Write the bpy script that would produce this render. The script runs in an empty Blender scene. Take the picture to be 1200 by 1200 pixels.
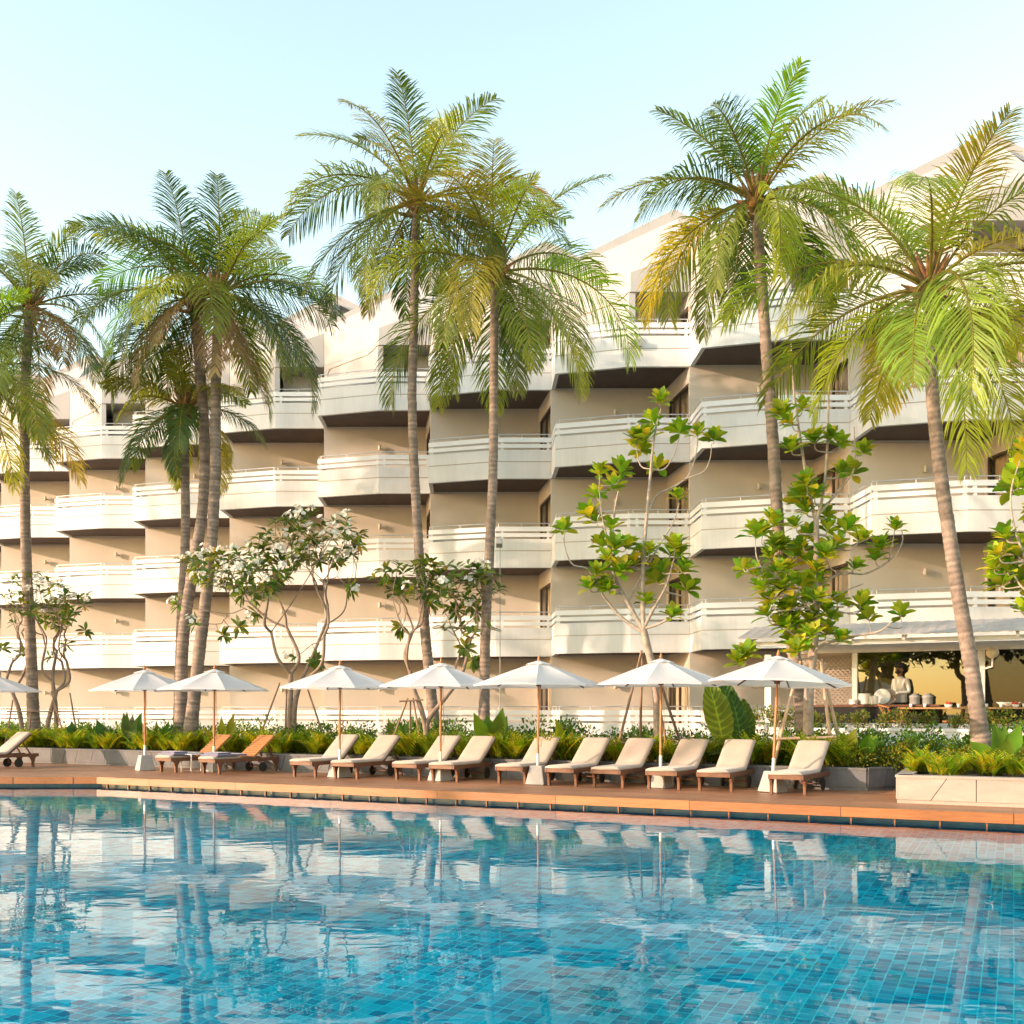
import bpy, bmesh, math, random
from mathutils import Vector, Matrix
from mathutils.geometry import tessellate_polygon
R = math.radians
random.seed(11)
C = bpy.context.scene.collection
rnd = random.uniform
EYE = 1.5                      # camera height over the deck
F = 1200.0                     # focal length in photograph pixels
HOR = 832.0                    # horizon row of the photograph

def at(px, py, Y):             # photograph pixel + distance -> point of the place
    return Vector(((px - 600) / F * Y, Y, EYE + (HOR - py) / F * Y))
def gnd(px, py, z=0.0):        # photograph pixel on a level surface
    Y = F * (EYE - z) / (py - HOR)
    return Vector(((px - 600) / F * Y, Y, z))
def bed(px, off, z=0.4):       # point behind the long planter wall, seen at column px
    k = (px - 600) / F
    Y = (22.4 + off) / (1 + .5 * k)
    return Vector((k * Y, Y, z))

# ------------------------------------------------------------------ mesh builder
class MB:
    def __init__(s):
        s.v, s.f, s.mi, s.c, s.sm = [], [], [], [], []
    def add(s, vs, fs, mi=0, col=(1, 1, 1), smooth=False):
        b = len(s.v)
        s.v += [tuple(p) for p in vs]
        s.c += [col] * len(vs)
        for q in fs:
            s.f.append([b + i for i in q]); s.mi.append(mi); s.sm.append(smooth)
    def box(s, c, d, rz=0, mi=0, M=None, col=(1, 1, 1)):
        x, y, z = d[0] / 2, d[1] / 2, d[2] / 2
        vs = [Vector((a, b, e)) for e in (-z, z) for a, b in ((-x, -y), (x, -y), (x, y), (-x, y))]
        m = M if M else Matrix.Rotation(rz, 4, 'Z')
        vs = [m @ p + Vector(c) for p in vs]
        s.add(vs, [(3, 2, 1, 0), (4, 5, 6, 7), (0, 1, 5, 4), (1, 2, 6, 5), (2, 3, 7, 6), (3, 0, 4, 7)], mi, col)
    def beam(s, a, b, w, h, mi=0):      # box bar from a to b
        a, b = Vector(a), Vector(b); d = b - a
        q = d.to_track_quat('X', 'Z').to_matrix().to_4x4()
        s.box((a + b) / 2, (d.length, w, h), M=q, mi=mi)
    def prism(s, poly, z0, z1, mi=0, top=None, bot=None):
        n = len(poly)
        vs = [(p[0], p[1], z0) for p in poly] + [(p[0], p[1], z1) for p in poly]
        s.add(vs, [(i, (i + 1) % n, n + (i + 1) % n, n + i) for i in range(n)], mi)
        tris = tessellate_polygon([[Vector((p[0], p[1], 0)) for p in poly]])
        s.add(vs, [tuple(n + i for i in t) for t in tris], mi if top is None else top)
        s.add(vs, [tuple(reversed(t)) for t in tris], mi if bot is None else bot)
    def tube(s, pts, rad, n=8, mi=0, col=(1, 1, 1), cap=True, smooth=True):
        pts = [Vector(p) for p in pts]
        if not hasattr(rad, '__len__'): rad = [rad] * len(pts)
        vs = []; ref = None
        for i, p in enumerate(pts):
            d = (pts[min(i + 1, len(pts) - 1)] - pts[max(i - 1, 0)])
            d = d.normalized() if d.length > 1e-9 else Vector((0, 0, 1))
            if ref is None: ref = d.orthogonal().normalized()
            ref = (ref - d * ref.dot(d))
            ref = ref.normalized() if ref.length > 1e-6 else d.orthogonal().normalized()
            w = d.cross(ref)
            for k in range(n):
                a = 2 * math.pi * k / n
                vs.append(p + (ref * math.cos(a) + w * math.sin(a)) * rad[i])
        fs = [(i * n + k, i * n + (k + 1) % n, (i + 1) * n + (k + 1) % n, (i + 1) * n + k)
              for i in range(len(pts) - 1) for k in range(n)]
        s.add(vs, fs, mi, col, smooth)
        if cap:
            m = (len(pts) - 1) * n
            s.add(vs, [tuple(reversed(range(n))), tuple(range(m, m + n))], mi, col)
    def lathe(s, prof, c=(0, 0, 0), n=16, mi=0, col=(1, 1, 1), smooth=True, rot=0):
        vs = [(c[0] + r * math.cos(2 * math.pi * k / n + rot), c[1] + r * math.sin(2 * math.pi * k / n + rot), c[2] + z)
              for r, z in prof for k in range(n)]
        s.add(vs, [(i * n + k, i * n + (k + 1) % n, (i + 1) * n + (k + 1) % n, (i + 1) * n + k)
                   for i in range(len(prof) - 1) for k in range(n)], mi, col, smooth)
    def ball(s, c, r, n=10, m=7, mi=0, col=(1, 1, 1)):
        sc = r if hasattr(r, '__len__') else (r, r, r)
        prof = [(math.sin(math.pi * i / m), -math.cos(math.pi * i / m)) for i in range(m + 1)]
        vs = [(c[0] + sc[0] * a * math.cos(2 * math.pi * k / n), c[1] + sc[1] * a * math.sin(2 * math.pi * k / n), c[2] + sc[2] * z)
              for a, z in prof for k in range(n)]
        s.add(vs, [(i * n + k, i * n + (k + 1) % n, (i + 1) * n + (k + 1) % n, (i + 1) * n + k) for i in range(m) for k in range(n)], mi, col, True)
    def leaf(s, base, d, up, L, W, prof, bend=.3, fold=.15, mi=0, col=(1, 1, 1), grav=True, wav=0):
        # a folded leaf: rows across its length, midrib lower than the margins
        d = Vector(d).normalized(); up = Vector(up)
        side = d.cross(up)
        side = side.normalized() if side.length > 1e-5 else d.orthogonal().normalized()
        nrm = side.cross(d).normalized()
        p = Vector(base); n = len(prof) - 1; vs = []
        for i, w in enumerate(prof):
            t = i / n
            hw = W * w / 2
            o = nrm * fold * hw
            wv = nrm * (wav * hw * math.sin(i * 2.1)) if wav else Vector((0, 0, 0))
            vs += [p - side * hw + o + wv, p, p + side * hw + o - wv]
            dd = d + (Vector((0, 0, -1)) if grav else -nrm) * bend * t * 1.6
            p = p + dd.normalized() * (L / n)
        fs = []
        for i in range(n):
            a = 3 * i
            fs += [(a, a + 1, a + 4, a + 3), (a + 1, a + 2, a + 5, a + 4)]
        s.add(vs, fs, mi, col, True)
    def build(s, name, mats, parent=None, bevel=0, loc=None):
        me = bpy.data.meshes.new(name)
        me.from_pydata(s.v, [], s.f)
        if not hasattr(mats, '__len__'): mats = [mats]
        for m in mats: me.materials.append(m)
        me.polygons.foreach_set('material_index', s.mi)
        me.polygons.foreach_set('use_smooth', s.sm)
        ca = me.color_attributes.new('tint', 'FLOAT_COLOR', 'POINT')
        ca.data.foreach_set('color', [x for c in s.c for x in (c[0], c[1], c[2], 1.0)])
        me.validate(clean_customdata=False); me.update()
        o = bpy.data.objects.new(name, me); C.objects.link(o)
        if bevel:
            b = o.modifiers.new('bevel', 'BEVEL'); b.width = bevel; b.segments = 2; b.limit_method = 'ANGLE'; b.angle_limit = R(40)
        if parent is not None: o.parent = parent
        if loc is not None: o.location = loc
        return o

def tag(o, label=None, cat=None, group=None, kind=None):
    if label: o['label'] = label
    if cat: o['category'] = cat
    if group: o['group'] = group
    if kind: o['kind'] = kind
    return o
def thing(name, loc, label, cat, group=None, rz=0):
    o = bpy.data.objects.new(name, None); C.objects.link(o)
    o.empty_display_size = .2
    o.location = loc; o.rotation_euler = (0, 0, rz)
    return tag(o, label, cat, group)
def copy_tree(o, parent=None):
    c = o.copy(); C.objects.link(c); c.parent = parent
    for ch in list(o.children): copy_tree(ch, c)
    return c

# ------------------------------------------------------------------ materials
def nt(name):
    m = bpy.data.materials.new(name); m.use_nodes = True
    t = m.node_tree; t.nodes.clear()
    out = t.nodes.new('ShaderNodeOutputMaterial')
    return m, t, out
def N(t, typ, **kw):
    n = t.nodes.new(typ)
    for k, v in kw.items():
        if k in n.inputs: n.inputs[k].default_value = v
        else: setattr(n, k, v)
    return n
def noisy(name, c1, c2, scale=3, rough=.7, bump=.1, bscale=None, metal=0, detail=6, coords='Object', stretch=None, spec=.4, sheen=0):
    m, t, out = nt(name); L = t.links.new
    tc = N(t, 'ShaderNodeTexCoord'); mp = N(t, 'ShaderNodeMapping')
    if stretch: mp.inputs['Scale'].default_value = stretch
    L(tc.outputs[coords], mp.inputs['Vector'])
    n1 = N(t, 'ShaderNodeTexNoise', Scale=scale, Detail=detail, Roughness=.6)
    L(mp.outputs[0], n1.inputs['Vector'])
    cr = N(t, 'ShaderNodeValToRGB')
    cr.color_ramp.elements[0].position = .3; cr.color_ramp.elements[1].position = .7
    cr.color_ramp.elements[0].color = (*c1, 1); cr.color_ramp.elements[1].color = (*c2, 1)
    L(n1.outputs['Fac'], cr.inputs['Fac'])
    b = N(t, 'ShaderNodeBsdfPrincipled', Roughness=rough, Metallic=metal)
    b.inputs['Specular IOR Level'].default_value = spec
    if sheen: b.inputs['Sheen Weight'].default_value = sheen
    L(cr.outputs[0], b.inputs['Base Color'])
    if bump:
        n2 = N(t, 'ShaderNodeTexNoise', Scale=bscale or scale * 12, Detail=4)
        L(mp.outputs[0], n2.inputs['Vector'])
        bp = N(t, 'ShaderNodeBump', Strength=bump, Distance=.02)
        L(n2.outputs['Fac'], bp.inputs['Height']); L(bp.outputs[0], b.inputs['Normal'])
    L(b.outputs[0], out.inputs[0])
    return m
def leafmat(name, tr=.45, rough=.45, spec=.35, var=.25, trcol=(1.5, 1.35, .45)):
    m, t, out = nt(name); L = t.links.new
    at_ = N(t, 'ShaderNodeAttribute', attribute_name='tint')
    tc = N(t, 'ShaderNodeTexCoord')
    n1 = N(t, 'ShaderNodeTexNoise', Scale=2.3, Detail=3)
    L(tc.outputs['Object'], n1.inputs['Vector'])
    mr = N(t, 'ShaderNodeMapRange'); mr.inputs[1].default_value = .3; mr.inputs[2].default_value = .7
    mr.inputs[3].default_value = 1 - var; mr.inputs[4].default_value = 1 + var
    L(n1.outputs['Fac'], mr.inputs[0])
    vm = N(t, 'ShaderNodeVectorMath', operation='SCALE'); L(at_.outputs['Color'], vm.inputs[0]); L(mr.outputs[0], vm.inputs['Scale'])
    b = N(t, 'ShaderNodeBsdfPrincipled', Roughness=rough); b.inputs['Specular IOR Level'].default_value = spec
    L(vm.outputs[0], b.inputs['Base Color'])
    tm = N(t, 'ShaderNodeVectorMath', operation='MULTIPLY'); L(vm.outputs[0], tm.inputs[0]); tm.inputs[1].default_value = trcol
    ts = N(t, 'ShaderNodeBsdfTranslucent'); L(tm.outputs[0], ts.inputs['Color'])
    mx = N(t, 'ShaderNodeMixShader', Fac=tr); L(b.outputs[0], mx.inputs[1]); L(ts.outputs[0], mx.inputs[2])
    L(mx.outputs[0], out.inputs[0])
    return m
def tinted(name, rough=.8, bump=.5, bscale=25, spec=.2, scale=8, stretch=None):
    m, t, out = nt(name); L = t.links.new
    at_ = N(t, 'ShaderNodeAttribute', attribute_name='tint')
    tc = N(t, 'ShaderNodeTexCoord'); mp = N(t, 'ShaderNodeMapping')
    if stretch: mp.inputs['Scale'].default_value = stretch
    L(tc.outputs['Object'], mp.inputs['Vector'])
    n1 = N(t, 'ShaderNodeTexNoise', Scale=scale, Detail=6, Roughness=.65); L(mp.outputs[0], n1.inputs['Vector'])
    mr = N(t, 'ShaderNodeMapRange'); mr.inputs[1].default_value = .3; mr.inputs[2].default_value = .7
    mr.inputs[3].default_value = .65; mr.inputs[4].default_value = 1.3
    L(n1.outputs['Fac'], mr.inputs[0])
    vm = N(t, 'ShaderNodeVectorMath', operation='SCALE'); L(at_.outputs['Color'], vm.inputs[0]); L(mr.outputs[0], vm.inputs['Scale'])
    b = N(t, 'ShaderNodeBsdfPrincipled', Roughness=rough); b.inputs['Specular IOR Level'].default_value = spec
    L(vm.outputs[0], b.inputs['Base Color'])
    n2 = N(t, 'ShaderNodeTexNoise', Scale=bscale, Detail=4); L(mp.outputs[0], n2.inputs['Vector'])
    bp = N(t, 'ShaderNodeBump', Strength=bump, Distance=.02); L(n2.outputs['Fac'], bp.inputs['Height']); L(bp.outputs[0], b.inputs['Normal'])
    L(b.outputs[0], out.inputs[0])
    return m

M = {}
M['plaster'] = noisy('cream_plaster', (.62, .615, .60), (.755, .755, .745), 1.6, .75, .06, 40, coords='Object', stretch=(1.6, 1.6, .22), detail=9)
M['roofp'] = noisy('roof_plaster', (.40, .385, .38), (.46, .445, .435), .5, .8, .05, 30)
M['wall'] = noisy('beige_wall', (.53, .47, .405), (.585, .52, .45), .8, .8, .05, 50, stretch=(1, 1, .5))
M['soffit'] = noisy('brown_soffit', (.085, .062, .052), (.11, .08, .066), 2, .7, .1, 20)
M['groove'] = noisy('groove', (.42, .36, .29), (.46, .40, .32), 2, .8, 0)
M['white'] = noisy('white_paint', (.76, .76, .755), (.80, .80, .79), 1.5, .5, .03, 40)
M['metal'] = noisy('handrail_metal', (.55, .55, .55), (.65, .65, .65), 4, .4, 0, metal=.6)
M['brownframe'] = noisy('window_frame_brown', (.055, .035, .025), (.075, .05, .035), 4, .5, 0)
M['curtain'] = noisy('curtain_cloth', (.60, .54, .44), (.66, .60, .49), 2, .9, .05)
M['stone'] = noisy('grey_stone', (.10, .10, .105), (.16, .16, .165), 2.2, .75, .25, 30)
M['palestone'] = noisy('pale_stone', (.30, .255, .225), (.38, .33, .29), 1.6, .8, .15, 30, stretch=(1, 1, 3))
M['joint'] = noisy('stone_joint', (.09, .085, .08), (.12, .11, .10), 3, .9, 0)
M['soil'] = noisy('soil', (.035, .025, .016), (.06, .042, .028), 5, 1, .6, 30)
M['cushion'] = noisy('cream_cushion', (.38, .315, .275), (.43, .36, .315), 3, .9, .12, 14, sheen=.2)
M['towel'] = noisy('violet_towel', (.13, .125, .20), (.18, .17, .26), 6, .95, .4, 60, sheen=.3)
M['teak'] = noisy('dark_teak', (.10, .042, .022), (.17, .075, .038), 5, .5, .15, 30, stretch=(1, 6, 1))
M['slat'] = noisy('orange_teak_slats', (.34, .15, .055), (.46, .21, .08), 5, .5, .15, 30, stretch=(1, 6, 1))
M['polewood'] = noisy('pole_wood', (.30, .12, .045), (.42, .19, .075), 6, .45, .1, 30, stretch=(3, 3, .5))
M['concrete'] = noisy('concrete', (.33, .32, .31), (.42, .41, .39), 4, .85, .2, 40)
M['rubber'] = noisy('black_rubber', (.02, .018, .016), (.035, .03, .026), 4, .7, 0)
M['rope'] = noisy('cord', (.45, .25, .13), (.5, .3, .17), 8, .9, 0)
M['stick'] = noisy('stake_wood', (.17, .105, .065), (.33, .22, .15), 7, .85, .4, 30, stretch=(1, 1, .4))
M['stickpale'] = noisy('pale_stake_wood', (.40, .26, .17), (.62, .46, .34), 7, .85, .4, 30, stretch=(1, 1, .4))
M['lattice'] = noisy('lattice_wood', (.30, .245, .20), (.38, .315, .26), 5, .8, .1)
M['shingle'] = noisy('awning_sheet', (.44, .40, .37), (.55, .51, .47), 3, .6, .2, 20)
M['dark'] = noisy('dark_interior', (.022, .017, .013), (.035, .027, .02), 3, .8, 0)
M['olive'] = noisy('reflection_olive_wall', (.11, .11, .035), (.15, .145, .05), 1.2, .8, 0)  # olive tone of the mirrored trees put into the inner wall colour
M['china'] = noisy('white_china', (.68, .66, .62), (.76, .74, .70), 3, .25, 0)
M['tabletop'] = noisy('table_wood', (.34, .19, .08), (.45, .26, .12), 4, .45, .1)
M['shirt'] = noisy('pale_shirt', (.55, .48, .42), (.62, .55, .48), 5, .9, .15, 40)
M['skin'] = noisy('skin', (.22, .115, .07), (.26, .14, .085), 6, .6, 0)
M['black'] = noisy('black_cloth', (.012, .011, .012), (.02, .018, .018), 5, .8, 0)
M['red'] = noisy('red_fruit', (.45, .05, .02), (.5, .08, .03), 5, .4, 0)
M['ochre'] = noisy('dry_leaf', (.45, .13, .03), (.55, .2, .05), 9, .8, 0)
M['globe'] = noisy('opal_globe', (.72, .62, .42), (.76, .66, .46), 3, .3, 0)
M['grey'] = noisy('grey_plastic', (.28, .28, .27), (.34, .34, .33), 5, .6, 0)
M['leaf'] = leafmat('leaf', rough=.55, spec=.25)
M['palmleaf'] = leafmat('palm_leaf', tr=.5, rough=.4, spec=.4, var=.2)
M['bark'] = tinted('bark')
M['flower'] = leafmat('petal', tr=.35, rough=.6, var=.05, trcol=(1, .98, .9))

def mat_canvas():
    m, t, out = nt('umbrella_canvas'); L = t.links.new
    tc = N(t, 'ShaderNodeTexCoord'); n = N(t, 'ShaderNodeTexNoise', Scale=5, Detail=5); L(tc.outputs['Object'], n.inputs['Vector'])
    cr = N(t, 'ShaderNodeValToRGB'); cr.color_ramp.elements[0].color = (.84, .845, .85, 1); cr.color_ramp.elements[1].color = (.89, .89, .89, 1)
    L(n.outputs['Fac'], cr.inputs[0])
    d = N(t, 'ShaderNodeBsdfDiffuse'); ts = N(t, 'ShaderNodeBsdfTranslucent'); L(cr.outputs[0], d.inputs[0]); L(cr.outputs[0], ts.inputs[0])
    n2 = N(t, 'ShaderNodeTexNoise', Scale=9, Detail=3); L(tc.outputs['Object'], n2.inputs['Vector'])
    bp = N(t, 'ShaderNodeBump', Strength=.12, Distance=.03); L(n2.outputs['Fac'], bp.inputs['Height']); L(bp.outputs[0], d.inputs['Normal'])
    mx = N(t, 'ShaderNodeMixShader', Fac=.42); L(d.outputs[0], mx.inputs[1]); L(ts.outputs[0], mx.inputs[2]); L(mx.outputs[0], out.inputs[0])
    return m
M['canvas'] = mat_canvas()

def mat_glass(name, tint, fres=1.5, base=.0):
    m, t, out = nt(name); L = t.links.new
    tr = N(t, 'ShaderNodeBsdfTransparent'); tr.inputs[0].default_value = (*tint, 1)
    g = N(t, 'ShaderNodeBsdfGlossy', Roughness=.01); g.inputs[0].default_value = (.95, .95, .95, 1)
    f = N(t, 'ShaderNodeFresnel', IOR=fres)
    ad = N(t, 'ShaderNodeMath', operation='ADD'); ad.use_clamp = True; ad.inputs[1].default_value = base; L(f.outputs[0], ad.inputs[0])
    mx = N(t, 'ShaderNodeMixShader'); L(ad.outputs[0], mx.inputs[0]); L(tr.outputs[0], mx.inputs[1]); L(g.outputs[0], mx.inputs[2]); L(mx.outputs[0], out.inputs[0])
    return m
M['glass'] = mat_glass('window_glass', (.85, .82, .76), 1.5)
M['bigglass'] = mat_glass('restaurant_glass', (.45, .42, .24), 1.5, .12)

RZ = math.atan2(-.49, 1)       # heading of the pool's long edge
def planks(name, c1, c2, pw=.14, rough=.45, rz=RZ, gap=(.03, .013, .008)):
    m, t, out = nt(name); L = t.links.new
    tc = N(t, 'ShaderNodeTexCoord'); mp = N(t, 'ShaderNodeMapping'); mp.inputs['Rotation'].default_value = (0, 0, -rz)
    L(tc.outputs['Object'], mp.inputs['Vector'])
    br = N(t, 'ShaderNodeTexBrick', offset=.5)
    br.inputs['Scale'].default_value = 1; br.inputs['Brick Width'].default_value = 2.4; br.inputs['Row Height'].default_value = pw
    br.inputs['Mortar Size'].default_value = .006; br.inputs['Color1'].default_value = (*c1, 1); br.inputs['Color2'].default_value = (*c2, 1)
    br.inputs['Mortar'].default_value = (*gap, 1)
    L(mp.outputs[0], br.inputs['Vector'])
    mp2 = N(t, 'ShaderNodeMapping'); mp2.inputs['Scale'].default_value = (1, 14, 14); L(mp.outputs[0], mp2.inputs['Vector'])
    n = N(t, 'ShaderNodeTexNoise', Scale=2.2, Detail=8, Roughness=.65); L(mp2.outputs[0], n.inputs['Vector'])
    n3 = N(t, 'ShaderNodeTexNoise', Scale=.7, Detail=5); L(mp.outputs[0], n3.inputs['Vector'])
    ad = N(t, 'ShaderNodeMath', operation='ADD'); L(n.outputs['Fac'], ad.inputs[0]); L(n3.outputs['Fac'], ad.inputs[1])
    mr = N(t, 'ShaderNodeMapRange'); mr.inputs[1].default_value = .6; mr.inputs[2].default_value = 1.4; mr.inputs[3].default_value = .6; mr.inputs[4].default_value = 1.4
    L(ad.outputs[0], mr.inputs[0])
    vm = N(t, 'ShaderNodeVectorMath', operation='SCALE'); L(br.outputs['Color'], vm.inputs[0]); L(mr.outputs[0], vm.inputs['Scale'])
    b = N(t, 'ShaderNodeBsdfPrincipled', Roughness=rough); L(vm.outputs[0], b.inputs['Base Color'])
    mr2 = N(t, 'ShaderNodeMapRange'); mr2.inputs[3].default_value = rough - .15; mr2.inputs[4].default_value = rough + .2; L(n3.outputs['Fac'], mr2.inputs[0]); L(mr2.outputs[0], b.inputs['Roughness'])
    bp = N(t, 'ShaderNodeBump', Strength=.35, Distance=.01); L(n.outputs['Fac'], bp.inputs['Height']); L(bp.outputs[0], b.inputs['Normal'])
    L(b.outputs[0], out.inputs[0])
    return m
M['deck'] = planks('deck_planks', (.27, .125, .065), (.38, .185, .095))
M['fascia'] = planks('deck_fascia', (.26, .095, .032), (.35, .135, .045), pw=.6, rough=.4)

def mat_tiles():
    m, t, out = nt('blue_pool_tiles'); L = t.links.new
    tc = N(t, 'ShaderNodeTexCoord'); mp = N(t, 'ShaderNodeMapping'); mp.inputs['Rotation'].default_value = (0, 0, -RZ)
    L(tc.outputs['Object'], mp.inputs['Vector'])
    br = N(t, 'ShaderNodeTexBrick', offset=0)
    br.inputs['Scale'].default_value = 1; br.inputs['Brick Width'].default_value = .105; br.inputs['Row Height'].default_value = .105
    br.inputs['Mortar Size'].default_value = .005
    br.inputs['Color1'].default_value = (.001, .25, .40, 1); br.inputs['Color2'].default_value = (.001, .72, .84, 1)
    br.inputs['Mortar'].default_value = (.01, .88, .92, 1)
    L(mp.outputs[0], br.inputs['Vector'])
    n = N(t, 'ShaderNodeTexNoise', Scale=.45, Detail=4); L(mp.outputs[0], n.inputs['Vector'])
    mr = N(t, 'ShaderNodeMapRange'); mr.inputs[1].default_value = .3; mr.inputs[2].default_value = .7; mr.inputs[3].default_value = .75; mr.inputs[4].default_value = 1.25
    L(n.outputs['Fac'], mr.inputs[0])
    vm = N(t, 'ShaderNodeVectorMath', operation='SCALE'); L(br.outputs['Color'], vm.inputs[0]); L(mr.outputs[0], vm.inputs['Scale'])
    b = N(t, 'ShaderNodeBsdfPrincipled', Roughness=.3); L(vm.outputs[0], b.inputs['Base Color'])
    L(b.outputs[0], out.inputs[0])
    return m
M['tiles'] = mat_tiles()
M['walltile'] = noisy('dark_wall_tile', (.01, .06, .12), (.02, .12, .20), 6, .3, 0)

def mat_water():
    m, t, out = nt('pool_water'); L = t.links.new
    tc = N(t, 'ShaderNodeTexCoord')
    mp = N(t, 'ShaderNodeMapping'); mp.inputs['Rotation'].default_value = (0, 0, R(12)); mp.inputs['Scale'].default_value = (.8, 1.5, 1)
    L(tc.outputs['Object'], mp.inputs['Vector'])
    n1 = N(t, 'ShaderNodeTexNoise', Scale=1.5, Detail=2, Roughness=.5, Distortion=.6); L(mp.outputs[0], n1.inputs['Vector'])
    n2 = N(t, 'ShaderNodeTexNoise', Scale=5.5, Detail=2, Roughness=.5, Distortion=.4); L(mp.outputs[0], n2.inputs['Vector'])
    n4 = N(t, 'ShaderNodeTexNoise', Scale=.22, Detail=2); L(tc.outputs['Object'], n4.inputs['Vector'])
    mr = N(t, 'ShaderNodeMapRange'); mr.inputs[1].default_value = .35; mr.inputs[2].default_value = .65; mr.inputs[3].default_value = .15; mr.inputs[4].default_value = 1.0
    L(n4.outputs['Fac'], mr.inputs[0])
    mu = N(t, 'ShaderNodeMath', operation='MULTIPLY'); L(n2.outputs['Fac'], mu.inputs[0]); L(mr.outputs[0], mu.inputs[1])
    ms = N(t, 'ShaderNodeMath', operation='MULTIPLY_ADD'); L(mu.outputs[0], ms.inputs[0]); ms.inputs[1].default_value = .16; L(n1.outputs['Fac'], ms.inputs[2])
    bp = N(t, 'ShaderNodeBump', Strength=1, Distance=.0030); L(ms.outputs[0], bp.inputs['Height'])
    rf = N(t, 'ShaderNodeBsdfRefraction', IOR=1.33, Roughness=0); rf.inputs[0].default_value = (.22, .96, 1, 1); L(bp.outputs[0], rf.inputs['Normal'])
    tr = N(t, 'ShaderNodeBsdfTransparent'); tr.inputs[0].default_value = (.22, .96, 1, 1)
    mt = N(t, 'ShaderNodeMixShader', Fac=.0); L(rf.outputs[0], mt.inputs[1]); L(tr.outputs[0], mt.inputs[2])
    g = N(t, 'ShaderNodeBsdfGlossy', Roughness=0); g.inputs[0].default_value = (1, 1, 1, 1); L(bp.outputs[0], g.inputs['Normal'])
    fr = N(t, 'ShaderNodeFresnel', IOR=1.28); L(bp.outputs[0], fr.inputs['Normal'])
    mx = N(t, 'ShaderNodeMixShader'); L(fr.outputs[0], mx.inputs[0]); L(mt.outputs[0], mx.inputs[1]); L(g.outputs[0], mx.inputs[2])
    L(mx.outputs[0], out.inputs[0])
    return m
M['water'] = mat_water()
M['paving'] = noisy('terrace_paving', (.28, .25, .21), (.36, .32, .27), 1.5, .85, .2)

# ------------------------------------------------------------------ ground, pool, deck
POOL = [(-24, 22.75), (-9.25, 22.9), (16, 10.53), (16, 3.0), (-24, 3.0)]
WZ = -.21
def ring(name, outer, inner, z, mat, kind='structure'):
    tris = tessellate_polygon([[Vector((x, y, 0)) for x, y in outer], [Vector((x, y, 0)) for x, y in reversed(inner)]])
    pts = outer + list(reversed(inner))
    b = MB(); vs = [(x, y, z) for x, y in pts]
    fs = []
    for t in tris:
        a, c, d = (Vector(vs[i]) for i in t)
        fs.append(t if (c - a).cross(d - a).z > 0 else tuple(reversed(t)))
    b.add(vs, fs)
    return tag(b.build(name, mat), kind=kind)
def grow(poly, d):
    c = Vector((sum(p[0] for p in poly) / len(poly), sum(p[1] for p in poly) / len(poly)))
    return [tuple(Vector(p) + (Vector(p) - c).normalized() * d) for p in poly]
PI_ = [(-24, 22.9), (-9.22, 23.05), (16.1, 10.65), (16.1, 2.95), (-24.1, 2.95)]   # basin wall a little under the deck
ring('ground', [(-600, -300), (600, -300), (600, 900), (-600, 900)], PI_, -.16, M['paving'])
b = MB()
FZ = -1.1
b.add([(x, y, FZ) for x, y in PI_], [tuple(reversed(range(5)))])
for i in range(5):
    a, c = PI_[i], PI_[(i + 1) % 5]
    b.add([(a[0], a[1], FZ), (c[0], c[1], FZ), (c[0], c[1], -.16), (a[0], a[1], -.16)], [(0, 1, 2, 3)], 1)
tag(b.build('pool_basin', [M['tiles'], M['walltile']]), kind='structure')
b = MB(); b.add([(x, y, WZ) for x, y in PI_], [tuple(reversed(range(5)))])
tag(b.build('pool_water', M['water']), kind='structure')

b = MB()
deckp = [(-24, 22.75), (-9.25, 22.9), (16, 10.53), (30, 3.7), (30, 17), (-24, 36)]
b.prism(deckp, -.15, -.004, 0)
tag(b.build('pool_deck', M['deck']), kind='structure')
# bull-nosed fascia boards along the pool edge
b = MB()
def along(p, q, off_out, z0, z1, th):
    p, q = Vector(p), Vector(q); d = (q - p).normalized(); n = Vector((d.y, -d.x))
    return [tuple(p + n * off_out), tuple(q + n * off_out), tuple(q + n * (off_out - th)), tuple(p + n * (off_out - th))]
b.prism(along((-9.25, 22.9), (16, 10.53), .06, 0, 0, .16), -.145, .004)
b.prism(along((-24, 22.75), (-9.27, 22.9), .06, 0, 0, .16), -.145, .004)
tag(b.build('deck_edge', M['fascia'], bevel=.012), kind='structure')
b = MB()                                   # overflow brackets under the deck edge
for i in range(44):
    t = i / 43
    x = -9 + 24.5 * t; y = 18.37 - .49 * x + .03
    b.box((x, y, -.185), (.02, .06, .09), RZ)
tag(b.build('overflow_brackets', M['fascia']), kind='structure')

# ------------------------------------------------------------------ planters
def clad_wall(b, p, q, z0, z1, seed, th=.03, mi=0, wmin=.45, wmax=.8):
    # stone slabs with plumb and slanting joints, standing proud of a dark core
    rs = random.Random(seed)
    p, q = Vector(p), Vector(q); d = q - p; L = d.length; d.normalize(); n = Vector((d.y, -d.x))
    cuts = [(0, 0)]; x = 0
    while x < L - .5:
        x += rs.uniform(wmin, wmax)
        if x > L - .3: break
        s = rs.choice((0, 0, .12, -.12, .05))
        cuts.append((x - s, x + s))
    cuts.append((L, L)); g = .006
    for (a0, a1), (b0, b1) in zip(cuts, cuts[1:]):
        o = th + rs.uniform(-.002, .002)
        pts = [(a0 + g, z0), (b0 - g, z0), (b1 - g, z1), (a1 + g, z1)]
        fr = [Vector((*(p + d * u + n * o), z)) for u, z in pts]
        bk = [Vector((*(p + d * u), z)) for u, z in pts]
        b.add(fr + bk, [(0, 1, 2, 3), (0, 4, 5, 1), (1, 5, 6, 2), (2, 6, 7, 3), (3, 7, 4, 0)], mi)
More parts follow.
